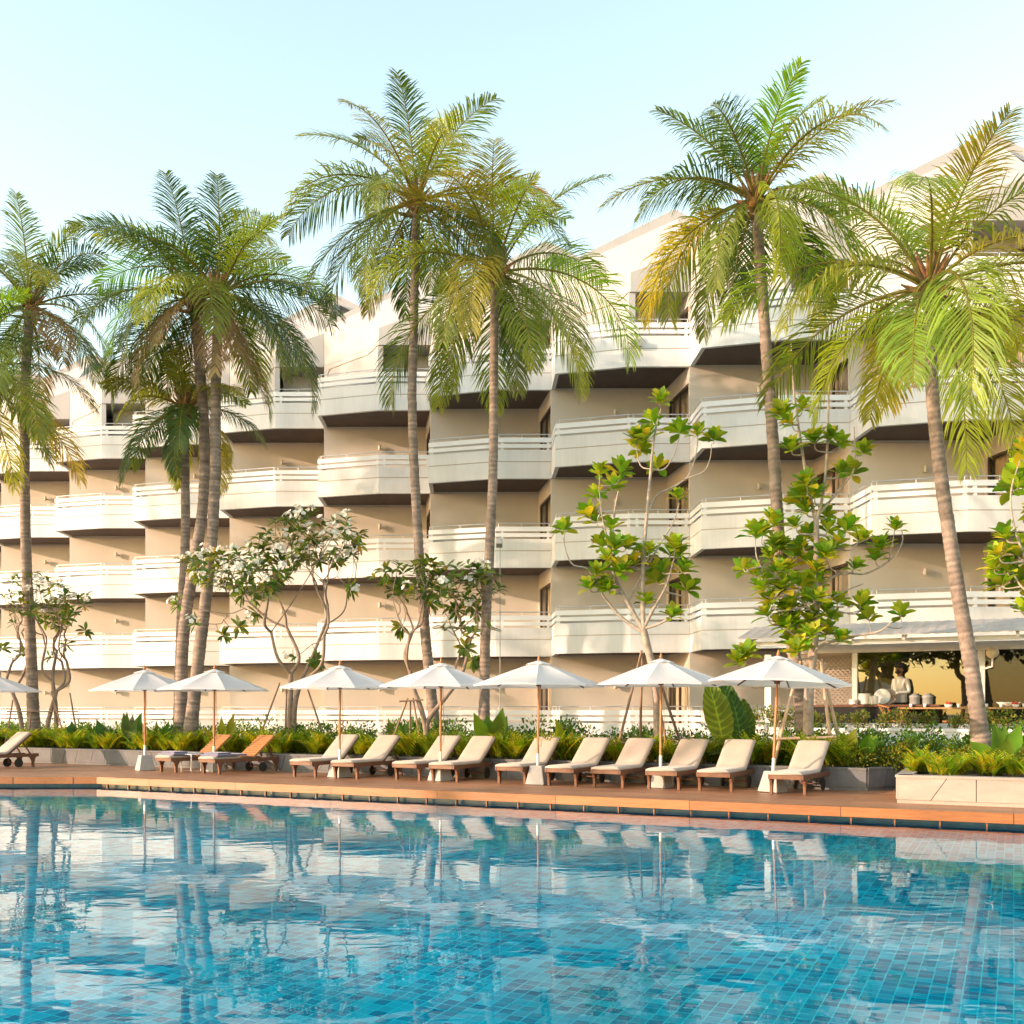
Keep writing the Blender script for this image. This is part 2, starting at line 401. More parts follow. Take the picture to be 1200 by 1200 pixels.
def planter(name, front, back, h, mats, label, soil=.35, seed=1):
    t = thing(name, (0, 0, 0), label, 'planter')
    core = MB(); poly = front + back
    core.prism(poly, -.15, h - .09)
    core.build('core', M['joint'], t)
    w = MB(); cp = MB()
    for a, c in zip(front, front[1:]):
        clad_wall(w, a, c, .055, h - .04, seed)
        A = along(a, c, .045, 0, 0, .26); cp.prism(A, h - .04, h)
        w.prism(along(a, c, .015, 0, 0, .1), -.01, .05)
    w.build('stone_wall', mats[0], t)
    cp.build('coping', mats[1], t, bevel=.006)
    s = MB(); s.prism([tuple(Vector(p) * 1) for p in poly], h - .089, soil + .0)
    s.build('soil', M['soil'], t)
    return t
planter('stone_planter', [(-20, 32.4), (-13, 28.9), (-2, 23.4), (6.6, 19.05), (8.15, 20.05)], [(15, 20.5), (15, 25), (-20, 44)], .42,
        (M['stone'], M['stone']), 'long grey slate clad planter running behind the row of sun loungers', .36, 3)
planter('stone_planter', [(7.3, 18.8), (6.25, 16.58), (16, 11.75)], [(16, 19), (8.3, 19.3)], .45,
        (M['palestone'], M['palestone']), 'pale sunlit stone planter at the right end of the wooden deck', .39, 9)

# ------------------------------------------------------------------ hotel
S = Vector((4.27, -2.35, 0)); D0 = Vector((1.33, 34.6, 0))      # one bay; right end of the middle bay
A_, B_, C_, D_ = (0.0, 0.0), (.06, -1.65), (2.4, -2.35), (4.27, -2.35)
def offset(path, d):
    out = []
    for i, p in enumerate(path):
        p = Vector(p); ns = []
        if i > 0: e = (p - Vector(path[i - 1])).normalized(); ns.append(Vector((e.y, -e.x)))
        if i < len(path) - 1: e = (Vector(path[i + 1]) - p).normalized(); ns.append(Vector((e.y, -e.x)))
        if len(ns) == 2:
            m = (ns[0] + ns[1]).normalized(); out.append(tuple(p + m * d / max(.3, m.dot(ns[0]))))
        else: out.append(tuple(p + ns[0] * d))
    return out
def ribbon(b, path, o0, o1, z0, z1, mi=0):
    P, Q = offset(path, o0), offset(path, o1)
    n = len(path)
    vs = [(x, y, z) for z in (z0, z1) for x, y in P] + [(x, y, z) for z in (z0, z1) for x, y in Q]
    fs = []
    for i in range(n - 1):
        a, c, e, g = i, n + i, 2 * n + i, 3 * n + i
        fs += [(e + 1, e, g, g + 1), (a, a + 1, c + 1, c), (c, c + 1, g + 1, g), (a + 1, a, e, e + 1)]
    fs += [(0, n, 3 * n, 2 * n), (n - 1, 3 * n - 1, 4 * n - 1, 2 * n - 1)]
    b.add(vs, fs, mi)
path = [A_, B_, C_, (4.262, -2.35)]
hotel = thing('hotel_building', (D0.x, D0.y, 0), 'cream five storey hotel with stepped rows of angular balconies', 'building')

def balcony_mesh(rails=True):
    b = MB()
    ribbon(b, path, 0, -.13, 0, .555)
    ribbon(b, path, -.022, -.12, .555, .585, 2)
    ribbon(b, path, -.006, -.12, .585, .97)
    inner = offset(path, -.115)
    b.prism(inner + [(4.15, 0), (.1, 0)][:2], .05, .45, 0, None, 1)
    return b
def railing_mesh():
    b = MB()
    ribbon(b, path, -.0, -.07, 1.04, 1.165)
    ribbon(b, path, -.0, -.07, 1.23, 1.385)
    pts = []
    for p, q, ts in ((A_, B_, (.12, .9)), (B_, C_, (.04, .97)), (C_, D_, (.1, .93))):
        for t in ts:
            pts.append((p[0] + (q[0] - p[0]) * t, p[1] + (q[1] - p[1]) * t))
    for (x, y) in pts:
        dx = .06 if x < .1 else 0; dy = 0 if x < .1 else .06
        b.box((x + dx + .02, y + dy, 1.17), (.09, .09, .40))
    return b
def handrail_mesh():
    b = MB(); P = offset(path, -.045)
    for k in range(3):
        p, q = Vector((*P[k], 1.5)), Vector((*P[k + 1], 1.5))
        if k: p = p + (q - p).normalized() * .05
        b.tube([p, q], .018, 6)
        for t in ((.08, .95) if k == 0 else (.02, .45, .97)):
            u = p.lerp(q, t); b.tube([u, (u.x, u.y, 1.385)], .014, 5)
    return b
W0, W1 = Vector((3.9, 0.0)), Vector((4.262, -2.34))
wd = (W1 - W0).normalized(); wn = Vector((wd.y, -wd.x)).normalized()     # wn points left, out of the room
if wn.x > 0: wn = -wn
WL = (W1 - W0).length
def wp(s, o): return tuple(W0 + wd * s + wn * o)
def wall_mesh():
    b = MB()
    b.prism([(0.004, 0.0), (4.02, 0.0), (4.02, .2), (0.004, .2)], 0, 3.0)
    for s0, s1, z0, z1 in ((0, .16, 0, 3.0), (WL - .1, WL, 0, 3.0), (.16, WL - .1, 2.52, 3.0), (.16, WL - .1, 0, .47)):
        b.prism([wp(s0, 0), wp(s1, 0), wp(s1, -.15), wp(s0, -.15)], z0, z1)
    return b
def window_frame():
    b = MB(); a, e = .163, WL - .103
    m = (a + e) / 2
    for s0, s1, z0, z1 in ((a, a + .06, .47, 2.52), (e - .06, e, .47, 2.52), (m - .035, m + .035, .53, 2.46), (a + .06, e - .06, 2.46, 2.52), (a + .06, e - .06, .47, .53)):
        b.prism([wp(s0, -.03), wp(s1, -.03), wp(s1, -.1), wp(s0, -.1)], z0, z1)
    return b
def pane_mesh():
    b = MB(); a, e = .2, WL - .14
    b.add([(*wp(a, -.07), .5), (*wp(e, -.07), .5), (*wp(e, -.07), 2.49), (*wp(a, -.07), 2.49)], [(0, 1, 2, 3)])
    return b
def curtain_mesh():
    b = MB(); n = 60
    for lo, hi in ((.16, 1.05), (1.2, WL - .12)):
        vs = []
        for i in range(n + 1):
            s = lo + (hi - lo) * i / n; o = -.28 + .035 * math.sin(i * 1.05) + .01 * math.sin(i * 2.7)
            vs += [(*wp(s, o), .47), (*wp(s, o * 1.02), 2.6)]
        b.add(vs, [(2 * i, 2 * i + 2, 2 * i + 3, 2 * i + 1) for i in range(n)], smooth=True)
    return b
def lamp_mesh():
    b = MB()
    b.lathe([(0, 0), (.055, 0), (.055, .2), (.0, .2)], (2.15, -.12, 2.1), 10)
    b.box((2.15, -.04, 2.2), (.06, .078, .06))
    return b
def place(o, j, z, par):
    o.location = S * (j - 0) + Vector((0, 0, z)); o.parent = par; return o
meshes = {}
meshes['wall'] = wall_mesh().build('wall', M['wall'], hotel)
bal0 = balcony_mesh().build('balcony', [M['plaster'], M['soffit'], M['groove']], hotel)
railing_mesh().build('railing', M['white'], bal0)
handrail_mesh().build('handrail', M['metal'], bal0)
win0 = window_frame().build('window', M['brownframe'], hotel)
pane_mesh().build('pane', M['glass'], win0)
curtain_mesh().build('curtain', M['curtain'], win0)
lamp0 = lamp_mesh().build('wall_lamp', M['curtain'], hotel)
balG = None
FLOORS = [.11, 3.31, 6.31, 9.32, 12.32]
JS = range(-8, 5)
first = True
for j in JS:
    n_first = j == JS[0]
    for k, z in enumerate(FLOORS):
        off = S * (j - 1) + Vector((0, 0, z))
        sc = 1.0 if k else (FLOORS[1] - FLOORS[0]) / 3.0
        if k == 4: sc = (14.67 - 12.32) / 3.0 * 1.0
        for src in (meshes['wall'], bal0, win0, lamp0):
            o = src if (n_first and k == 0) else copy_tree(src, hotel)
            o.location = off + S
            if src is meshes['wall']: o.scale = (1, 1, sc)
            if k == 4 and src is win0: o.scale = (1, 1, .85)
        first = False
# location bookkeeping: bay j starts at D0 + S*(j-1); hotel empty sits at D0
for o in hotel.children: o.location = o.location - S

# roofs: one tilted mass over each bay and the gabled loft behind it
def roof_mesh():
    b = MB()
    e = 14.672
    P0b, Cb, Db, Rb = (0, .0, e), (2.4, -2.36, e), (4.262, -2.36, e), (4.262, .25, e)
    P0t, Cf, Df, Pk, Rt = (0, 0, 16.15), (2.4, -2.36, 15.28), (4.262, -2.36, 15.95), (4.262, .02, 18.1), (4.262, .25, 18.1)
    Lb, Lt = (0, .25, e), (0, .25, 16.15)
    V = [P0b, Cb, Db, Rb, P0t, Cf, Df, Pk, Rt, Lb, Lt]
    b.add(V, [(0, 1, 5, 4), (1, 2, 6, 5), (4, 5, 7), (5, 6, 7), (2, 3, 8, 7, 6), (4, 7, 8, 10), (9, 0, 4, 10), (3, 9, 10, 8)], 0)
    b.add(V, [(3, 2, 1, 0, 9)], 0)
    # upper wall panel with its rounded frame bead on the blade wall
    return b
def side_wall_mesh():
    b = MB(); b.prism([(.004, 0), (2.36, -2.30), (2.56, -2.30), (.24, 0)], 12.78, 14.668); return b
def bead_mesh():
    b = MB(); d = Vector((2.36, -2.30, 0)).normalized(); n = Vector((d.y, -d.x, 0)) * .012
    q = lambda s_, z: tuple(d * s_ + n + Vector((0, 0, z)))
    b.tube([q(.25, 13.0), q(.25, 14.3)] + [q(.5 - .25 * math.cos(a_), 14.3 + .2 * math.sin(a_)) for a_ in (R(25), R(50), R(75), R(90))] + [q(2.7, 14.48), q(3.0, 14.55), q(3.25, 14.66)], .018, 6)
    return b
def loft_mesh():
    b = MB(); x0, xp, x1 = .1, 4.2, 8.3
    zt = 18.55; ze = zt - 4.1 * .5; y0, y1 = .26, 11
    sl = [(4.42, 18.08), (6.6, 16.99), (6.6, 16.5), (4.42, 16.5)]           # recessed slot right of the ridge
    def P(x, z, y=y0): return (x, y, z)
    b.add([P(x0, 14), P(4.42, 14), P(4.42, 18.44), P(xp, zt), P(x0, ze)], [(0, 1, 2, 3, 4)])
    b.add([P(4.42, 18.08), P(6.6, 16.99), P(6.6, zt - 1.2), P(4.42, 18.44)], [(0, 1, 2, 3)])
    b.add([P(6.6, 14), P(x1, 14), P(x1, ze), P(6.6, zt - 1.2)], [(0, 1, 2, 3)])
    b.add([P(4.42, 14), P(6.6, 14), P(6.6, 16.5), P(4.42, 16.5)], [(0, 1, 2, 3)])
    q = [P(x, z) for x, z in sl]; r = [P(x, z, y0 + .35) for x, z in sl]
    b.add(q + r, [(4, 5, 6, 7), (0, 4, 7, 3), (0, 1, 5, 4), (1, 2, 6, 5), (2, 3, 7, 6)])
    b.add([P(x0, ze), P(xp, zt), P(x1, ze), (x1, y1, ze), (xp, y1, zt), (x0, y1, ze)], [(0, 1, 4, 5), (1, 2, 3, 4)])
    b.add([P(x0, ze), (x0, y1, ze), (x0, y1, 0), P(x0, 0)], [(0, 1, 2, 3)])
    b.add([(x0, y1, ze), (xp, y1, zt), (x1, y1, ze), (x1, y1, 0), (x0, y1, 0)], [(0, 1, 2, 3, 4)])
    return b
r0 = roof_mesh().build('roof', [M['roofp'], M['soffit']], hotel)
bead_mesh().build('panel_bead', M['groove'], r0)
side_wall_mesh().build('side_wall', M['roofp'], r0)
loft0 = loft_mesh().build('loft', M['roofp'], hotel)
panel = MB(); panel.prism([(.004, -.004), (2.2, -.004), (2.2, .02), (.004, .02)], 13.0, 14.66)
pan0 = panel.build('upper_panel', M['roofp'], hotel)
fp_ = MB(); fp_.prism([(2.45, -1.25), (4.2, -1.25), (4.2, -1.1), (2.45, -1.1)], 12.775, 14.66); fp_.build('added_recess_wall', M['wall'], pan0)  # wall added well forward so the dim top recess catches light
for n, j in enumerate(JS):
    for src in (r0, loft0, pan0):
        o = src if n == 0 else copy_tree(src, hotel)
        o.location = S * (j - 1)
# small floodlight clipped to a top balcony
p = at(746, 402, 32.15) - Vector(hotel.location)
b = MB(); b.box(p, (.36, .1, .2)); b.box(p + Vector((0, .03, .16)), (.06, .06, .14))
b.build('floodlight', M['grey'], hotel)

# ------------------------------------------------------------------ restaurant on the right
u = Vector((.9, -.436, 0)).normalized(); nb = Vector((.436, .9, 0)).normalized()
E0 = Vector((5.3, 24.5, 0))
def rp(px, back):              # point on the line parallel to the eave, `back` metres behind it, seen at px
    k = (px - 600) / F; o = E0 + nb * back
    s = (k * o.y - o.x) / (u.x - k * u.y)
    return o + u * s
def loc2(s, back, z): q = E0 + u * s + nb * back; return Vector((q.x, q.y, z))
rest = thing('restaurant_pavilion', E0, 'low open restaurant with sheet awning, white posts and large window beneath the hotel', 'building')
def rbuild(b, n, m, par=rest, bevel=0):
    for i, v in enumerate(b.v): b.v[i] = (v[0] - E0.x, v[1] - E0.y, v[2])
    return b.build(n, m, par, bevel)
TZ = .8
b = MB(); L = 16
b.prism([tuple(loc2(s, k, 0))[:2] for s, k in ((-1.5, .1), (L, .1), (L, 6), (-1.5, 6))], 0, TZ); rbuild(b, 'terrace', M['paving'])
b = MB()                       # corrugated awning
n = 220; vs = []
for i in range(n + 1):
    s = .1 + (L - .1) * i / n; w = .007 * math.cos(i * 1.9)
    for k, z in ((-.05, 3.2), (1.9, 3.62)):
        q = loc2(s, k, z + w); vs += [q, q - Vector((0, 0, .02))]
b.add(vs, [q for i in range(n) for q in ((4 * i, 4 * i + 4, 4 * i + 6, 4 * i + 2), (4 * i + 1, 4 * i + 3, 4 * i + 7, 4 * i + 5), (4 * i, 4 * i + 1, 4 * i + 5, 4 * i + 4))])
ro = rbuild(b, 'awning', M['shingle'])
b = MB()
for i in range(14):
    s = .35 + i * 1.15; b.beam(loc2(s, .12, 3.13), loc2(s, 1.85, 3.5), .07, .1)
b.beam(loc2(.1, .35, 3.08), loc2(L, .35, 3.08), .08, .1)
rbuild(b, 'rafters', M['white'], ro)
b = MB(); b.beam(loc2(.9, 1.9, 3.0), loc2(L, 1.9, 3.0), .16, .2); rbuild(b, 'beam', M['white'], bevel=.01)
for px in (900.5, 1002, 1150):
    q = rp(px, 1.9); w = .16 if px != 1002 else .12
    b = MB(); b.box((q.x, q.y, (TZ + 2.9) / 2), (w, w, 2.9 - TZ), math.atan2(u.y, u.x)); rbuild(b, 'post', M['white'], bevel=.008)
# window pane between the posts
a, c = rp(1004.5, 1.93), rp(1147, 1.93)
b = MB(); b.add([(a.x, a.y, TZ), (c.x, c.y, TZ), (c.x, c.y, 2.9), (a.x, a.y, 2.9)], [(0, 1, 2, 3)]); rbuild(b, 'window', M['bigglass'])
c2 = rp(1300, 1.93); c1 = rp(1153, 1.93)
b = MB(); b.add([(c1.x, c1.y, TZ + .75), (c2.x, c2.y, TZ + .75), (c2.x, c2.y, 2.9), (c1.x, c1.y, 2.9)], [(0, 1, 2, 3)]); rbuild(b, 'window', M['glass'])
# interior: back wall, side wall, ceiling
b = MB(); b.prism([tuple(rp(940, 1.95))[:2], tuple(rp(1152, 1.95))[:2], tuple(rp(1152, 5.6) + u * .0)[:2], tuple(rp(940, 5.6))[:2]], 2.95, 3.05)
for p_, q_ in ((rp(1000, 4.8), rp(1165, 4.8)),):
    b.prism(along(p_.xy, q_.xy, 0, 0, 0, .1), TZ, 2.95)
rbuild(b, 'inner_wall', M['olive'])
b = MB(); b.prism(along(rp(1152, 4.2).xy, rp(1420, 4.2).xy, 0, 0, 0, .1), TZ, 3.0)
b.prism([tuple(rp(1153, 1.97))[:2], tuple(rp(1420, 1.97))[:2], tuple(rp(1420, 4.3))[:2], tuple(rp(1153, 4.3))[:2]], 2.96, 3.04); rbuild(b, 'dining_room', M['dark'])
# diagonal lattice screen
a, c = rp(935, 1.9), rp(999, 1.9)
b = MB(); Lw = (c - a).length; z0, z1 = TZ + .6, 2.9; H = z1 - z0
for dirn in (1, -1):
    x = -H
    while x < Lw + H:
        pts = []
        x0, x1 = (x, x + H) if dirn > 0 else (x + H, x)
        t0, t1 = 0, 1
        def cl(xx): return max(0, min(Lw, xx))
        f = lambda t: x0 + (x1 - x0) * t
        ts = sorted([max(0, min(1, (0 - x0) / (x1 - x0))), max(0, min(1, (Lw - x0) / (x1 - x0)))])
        if ts[1] - ts[0] > .02:
            p_, q_ = a + u * f(ts[0]) + Vector((0, 0, z0 + H * ts[0])), a + u * f(ts[1]) + Vector((0, 0, z0 + H * ts[1]))
            o = nb * (.008 * dirn)
            b.beam(p_ + o, q_ + o, .012, .035)
        x += .115
for p_, q_ in (((a, z0), (c, z0)), ((a, z1 - .03), (c, z1 - .03)), ((a, z0), (a, z1)), ((c, z0), (c, z1))):
    b.beam(p_[0] + Vector((0, 0, p_[1])), q_[0] + Vector((0, 0, q_[1])), .05, .06)
rbuild(b, 'lattice_screen', M['lattice'])
p_, q_ = rp(930, 2.3), rp(1004, 2.3)
b = MB(); b.prism(along(p_.xy, q_.xy, 0, 0, 0, .1), TZ, 2.95); rbuild(b, 'screen_backing', M['wall'])
# globe lamp on the right post
q = rp(1163, 1.6); b = MB(); b.ball((q.x, q.y, 2.82), .14, 16, 12); g_ = rbuild(b, 'globe_lamp', M['globe'])
q2 = rp(1152, 1.82); b = MB(); b.tube([(q2.x, q2.y, 2.45), (q.x, q.y, 2.5), (q.x, q.y, 2.7)], .025, 8); rbuild(b, 'bracket', M['white'], g_)
# white terrace parapets
wall_t = thing('terrace_wall', E0, 'low stepped white wall in front of the restaurant terrace', 'wall')
b = MB()
for back, z0, z1, th in ((-.75, .3, 1.04, .35), (.15, .8, 1.2, .2)):
    p_, q_ = E0 + u * (-.6) + nb * back, E0 + u * L + nb * back
    b.prism(along(p_.xy, q_.xy, 0, 0, 0, th), z0, z1)
p_, q_ = E0 + u * (-.6) + nb * -.75, E0 + u * L + nb * -.75
b.prism(along(p_.xy, q_.xy, .04, 0, 0, .43), 1.04, 1.1)
rbuild(b, 'wall', M['white'], wall_t, bevel=.01)
# ------------------------------------------------------------------ restaurant furniture
q = rp(1022, 1.2)
tb = thing('buffet_table', (q.x, q.y, TZ), 'dark buffet table laden with crockery in front of the restaurant window', 'table', rz=math.atan2(u.y, u.x))
b = MB(); b.box((0, 0, .80), (3.0, .7, .05)); b.build('tabletop', M['teak'], tb, bevel=.005)
b = MB(); b.box((0, .0, .42), (2.9, .6, .70)); b.build('skirt', M['black'], tb)
rot = math.atan2(u.y, u.x)
def on_table(px, back, z): k = rp(px, back); return (k.x, k.y, z)
for px, back, nst, rr, lab in ((1000, 1.1, 4, .11, 'small stack of white bowls at the left end of the buffet table'),
                             (1013, 1.25, 9, .16, 'wide stack of white plates on the buffet table'),
                             (1024, 1.0, 7, .12, 'taller stack of white bowls in the middle of the buffet table')):
    b = MB()
    for i in range(nst):
        b.lathe([(0, .0), (rr * .55, .0), (rr, .035), (rr - .008, .037), (rr * .5, .01), (0, .01)], (0, 0, i * .028), 18)
    o = b.build('stacked_plates', M['china']); o.location = on_table(px, back, TZ + .826); tag(o, lab, 'plates', 'crockery on the buffet')
for px, back, rr, lab in ((1034, 1.3, .19, 'large round white platter propped upright on the buffet table'), (1041, 1.35, .19, 'grey platter leaning behind the white platter on the buffet')):
    b = MB(); b.lathe([(0, 0), (rr * .8, 0), (rr, .025), (rr - .01, .032), (rr * .75, .012), (0, .012)], (0, 0, 0), 24)
    o = b.build('platter', M['china'] if px < 1040 else M['lattice']); o.location = on_table(px, back, TZ + .825 + rr); o.rotation_euler = (R(78), 0, rot)
    tag(o, lab, 'platter')
for i, px in enumerate((1072, 1079)):
    b = MB(); b.lathe([(0, 0), (.10, 0), (.115, .02), (.115, .16), (.13, .17), (.12, .2), (.05, .25), (.02, .25), (.02, .28), (0, .28)], (0, 0, 0), 18)
    o = b.build('steel_urn', M['grey']); o.location = on_table(px + i * 8, 1.4, TZ + .826)
    tag(o, ('grey serving urn just right of the cook', 'grey serving urn further right behind the dining table')[i], 'urn')
# dining tables and chairs along the parapet
def dining(px, back, lab):
    q = rp(px, back)
    t = thing('dining_table', (q.x, q.y, TZ), lab, 'table', rz=rot)
    b = MB(); b.box((0, 0, .74), (1.5, .75, .04)); b.build('tabletop', M['tabletop'], t, bevel=.005)
    for x in (-.68, .68):
        for y in (-.3, .3):
            b = MB(); b.box((x, y, .36), (.06, .06, .72)); b.build('leg', M['tabletop'], t)
    for k, x in enumerate((-.5, -.2, .25, .5)):
        b = MB(); b.lathe([(0, 0), (.03, 0), (.04, .08), (.033, .08), (.025, .01), (0, .01)], (0, 0, 0), 10)
        o = b.build('cup', M['china']); c_ = q + u * x; o.location = (c_.x, c_.y, TZ + .76)
        tag(o, 'small white cup on the dining table ' + ('below the cook' if px < 1110 else 'beyond the white post'), 'cup', 'cups on the ' + ('left' if px < 1110 else 'right') + ' dining table')
dining(1095, .8, 'light wooden dining table behind the shrubs, left of the leaning palm trunk')
dining(1185, .8, 'light wooden dining table behind the shrubs, right of the white post')
for px, lab in ((1052, 'cane chair with curved back at the left end of the dining table'), (1118, 'cane chair with curved back close to the leaning palm trunk')):
    q = rp(px, .75)
    t = thing('cane_chair', (q.x, q.y, TZ), lab, 'chair', rz=rot + R(90 if px < 1100 else -90))
    b = MB(); b.box((0, 0, .44), (.46, .46, .05)); b.build('seat', M['slat'], t, bevel=.01)
    b = MB(); b.tube([(.2 * math.sin(a) * 1.15, .2 - .24 * math.cos(a) * -.9 - .0, .82 - .12 * abs(math.sin(a * .5)) ** 2) for a in [R(x) for x in range(-100, 101, 20)]], .02, 6)
    for k in range(7):
        a = R(-90 + 30 * k); b.tube([(.23 * math.sin(a), .2 + .21 * math.cos(a), .78), (.2 * math.sin(a), .14 + .1 * math.cos(a), .46)], .009, 5)
    b.build('backrest', M['slat'], t)
    for x in (-.19, .19):
        for y in (-.19, .19):
            b = MB(); b.tube([(x * .95, y * .95, .42), (x, y, 0)], .018, 6); b.build('leg', M['slat'], t)
for px, m_, lab, r_ in ((1112, 'red', 'red flower bowl on the left dining table', .07), (1190, 'red', 'red flower bowl on the right dining table', .07)):
    b = MB(); b.lathe([(0, 0), (.05, 0), (.08, .06), (0, .05)], (0, 0, 0), 12, 1)
    for k in range(7): b.ball((.045 * math.cos(k * .9), .045 * math.sin(k * .9), .075 + .02 * (k % 2)), .035, 7, 5, 0)
    o = b.build('flower_bowl', [M[m_], M['china']]); o.location = on_table(px, .72, TZ + .761); tag(o, lab, 'bowl')
b = MB(); b.lathe([(0, 0), (.1, 0), (.26, .11), (.25, .115), (.1, .012), (0, .012)], (0, 0, 0), 20)
o = b.build('serving_bowl', M['china']); o.location = on_table(1182, .95, TZ + .761); tag(o, 'wide pale serving bowl on the right dining table', 'bowl')

# ------------------------------------------------------------------ the cook (one skinned body)
q = rp(1055, 1.62)
def cook(loc, rz):
    root = thing('person', loc, 'cook in a pale jacket and black cap standing behind the buffet table', 'person', rz=rz)
    V = []; E = []; Rr = []; Mi = []
    def v(p, r, par=None):
        V.append(p); Rr.append(r)
        if par is not None: E.append((par, len(V) - 1))
        return len(V) - 1
    pel = v((0, 0, .95), .155); ab = v((0, .0, 1.12), .14, pel); ch = v((0, .01, 1.33), .165, ab); nk0 = v((0, .0, 1.46), .085, ch); nk = v((0, -.01, 1.53), .055, nk0)
    hd = v((0, -.035, 1.60), .085, nk); hd2 = v((0, -.03, 1.69), .095, hd); v((0, -.02, 1.75), .06, hd2)
    for s in (-1, 1):
        sh = v((s * .19, .01, 1.41), .068, ch); el = v((s * .25, .02, 1.13), .05, sh); wr = v((s * .16, -.22, 1.06 + .05 * s), .033, el); v((s * .13, -.30, 1.04 + .06 * s), .03, wr)
        hp = v((s * .09, 0, .86), .105, pel); kn = v((s * .1, -.01, .48), .07, hp); an = v((s * .1, .02, .08), .045, kn); v((s * .1, -.13, .035), .038, an)
    me = bpy.data.meshes.new('body'); me.from_pydata(V, E, []); o = bpy.data.objects.new('body', me); C.objects.link(o)
    sk = o.modifiers.new('skin', 'SKIN'); sk.use_smooth_shade = True
    for i, r in enumerate(Rr): me.skin_vertices[0].data[i].radius = (r, r * .85)
    me.skin_vertices[0].data[0].use_root = True
    sb = o.modifiers.new('sub', 'SUBSURF'); sb.levels = 2; sb.render_levels = 2
    # skin, jacket and trousers told apart by height on the body itself
    m, t, out = nt('cook_body'); Lk = t.links.new
    tc = N(t, 'ShaderNodeTexCoord'); sx = N(t, 'ShaderNodeSeparateXYZ'); Lk(tc.outputs['Object'], sx.inputs[0])
    cr = N(t, 'ShaderNodeValToRGB'); cr.color_ramp.interpolation = 'CONSTANT'
    els = cr.color_ramp.elements
    els[0].position = 0; els[0].color = (.015, .014, .015, 1); els[1].position = .44; els[1].color = (.62, .57, .52, 1)
    e = els.new(.745); e.color = (.16, .08, .05, 1)
    dv = N(t, 'ShaderNodeMath', operation='MULTIPLY'); dv.inputs[1].default_value = .5; Lk(sx.outputs['Z'], dv.inputs[0]); Lk(dv.outputs[0], cr.inputs[0])
    bb = N(t, 'ShaderNodeBsdfPrincipled', Roughness=.8); Lk(cr.outputs[0], bb.inputs['Base Color']); Lk(bb.outputs[0], out.inputs[0])
    me.materials.append(m); o.parent = root
    b = MB(); b.lathe([(.108, 1.70), (.112, 1.74), (.108, 1.80), (.09, 1.825), (0, 1.83)], (0, -.02, 0), 18); b.ball((0, .035, 1.66), (.095, .075, .09), 12, 8); b.build('cap', M['black'], root)
    b = MB(); b.ball((0, -.085, 1.605), (.07, .05, .05), 12, 8); b.build('mask', M['black'], root)
    b = MB()
    for s in (-1, 1):
        for k in range(5):
            x = s * (.13 - .02 * (k - 2) * .9); b.tube([(x, -.31, 1.04), (x - s * .005, -.355 + abs(k - 2) * .006, 1.03), (x - s * .01, -.385 + abs(k - 2) * .01, 1.005)], [.012, .011, .008], 6)
    b.build('fingers', M['skin'], root)
    b = MB(); b.ball((0, -.125, 1.64), (.018, .022, .022), 8, 6)
    for s in (-1, 1): b.ball((s * .092, -.025, 1.645), (.012, .022, .03), 8, 6)
    b.build('face', M['skin'], root)
    b = MB()
    for s in (-1, 1): b.ball((s * .035, -.118, 1.665), (.014, .008, .009), 8, 6)
    b.build('eyes', M['black'], root)
    return root
cook((q.x, q.y, TZ), R(-62))

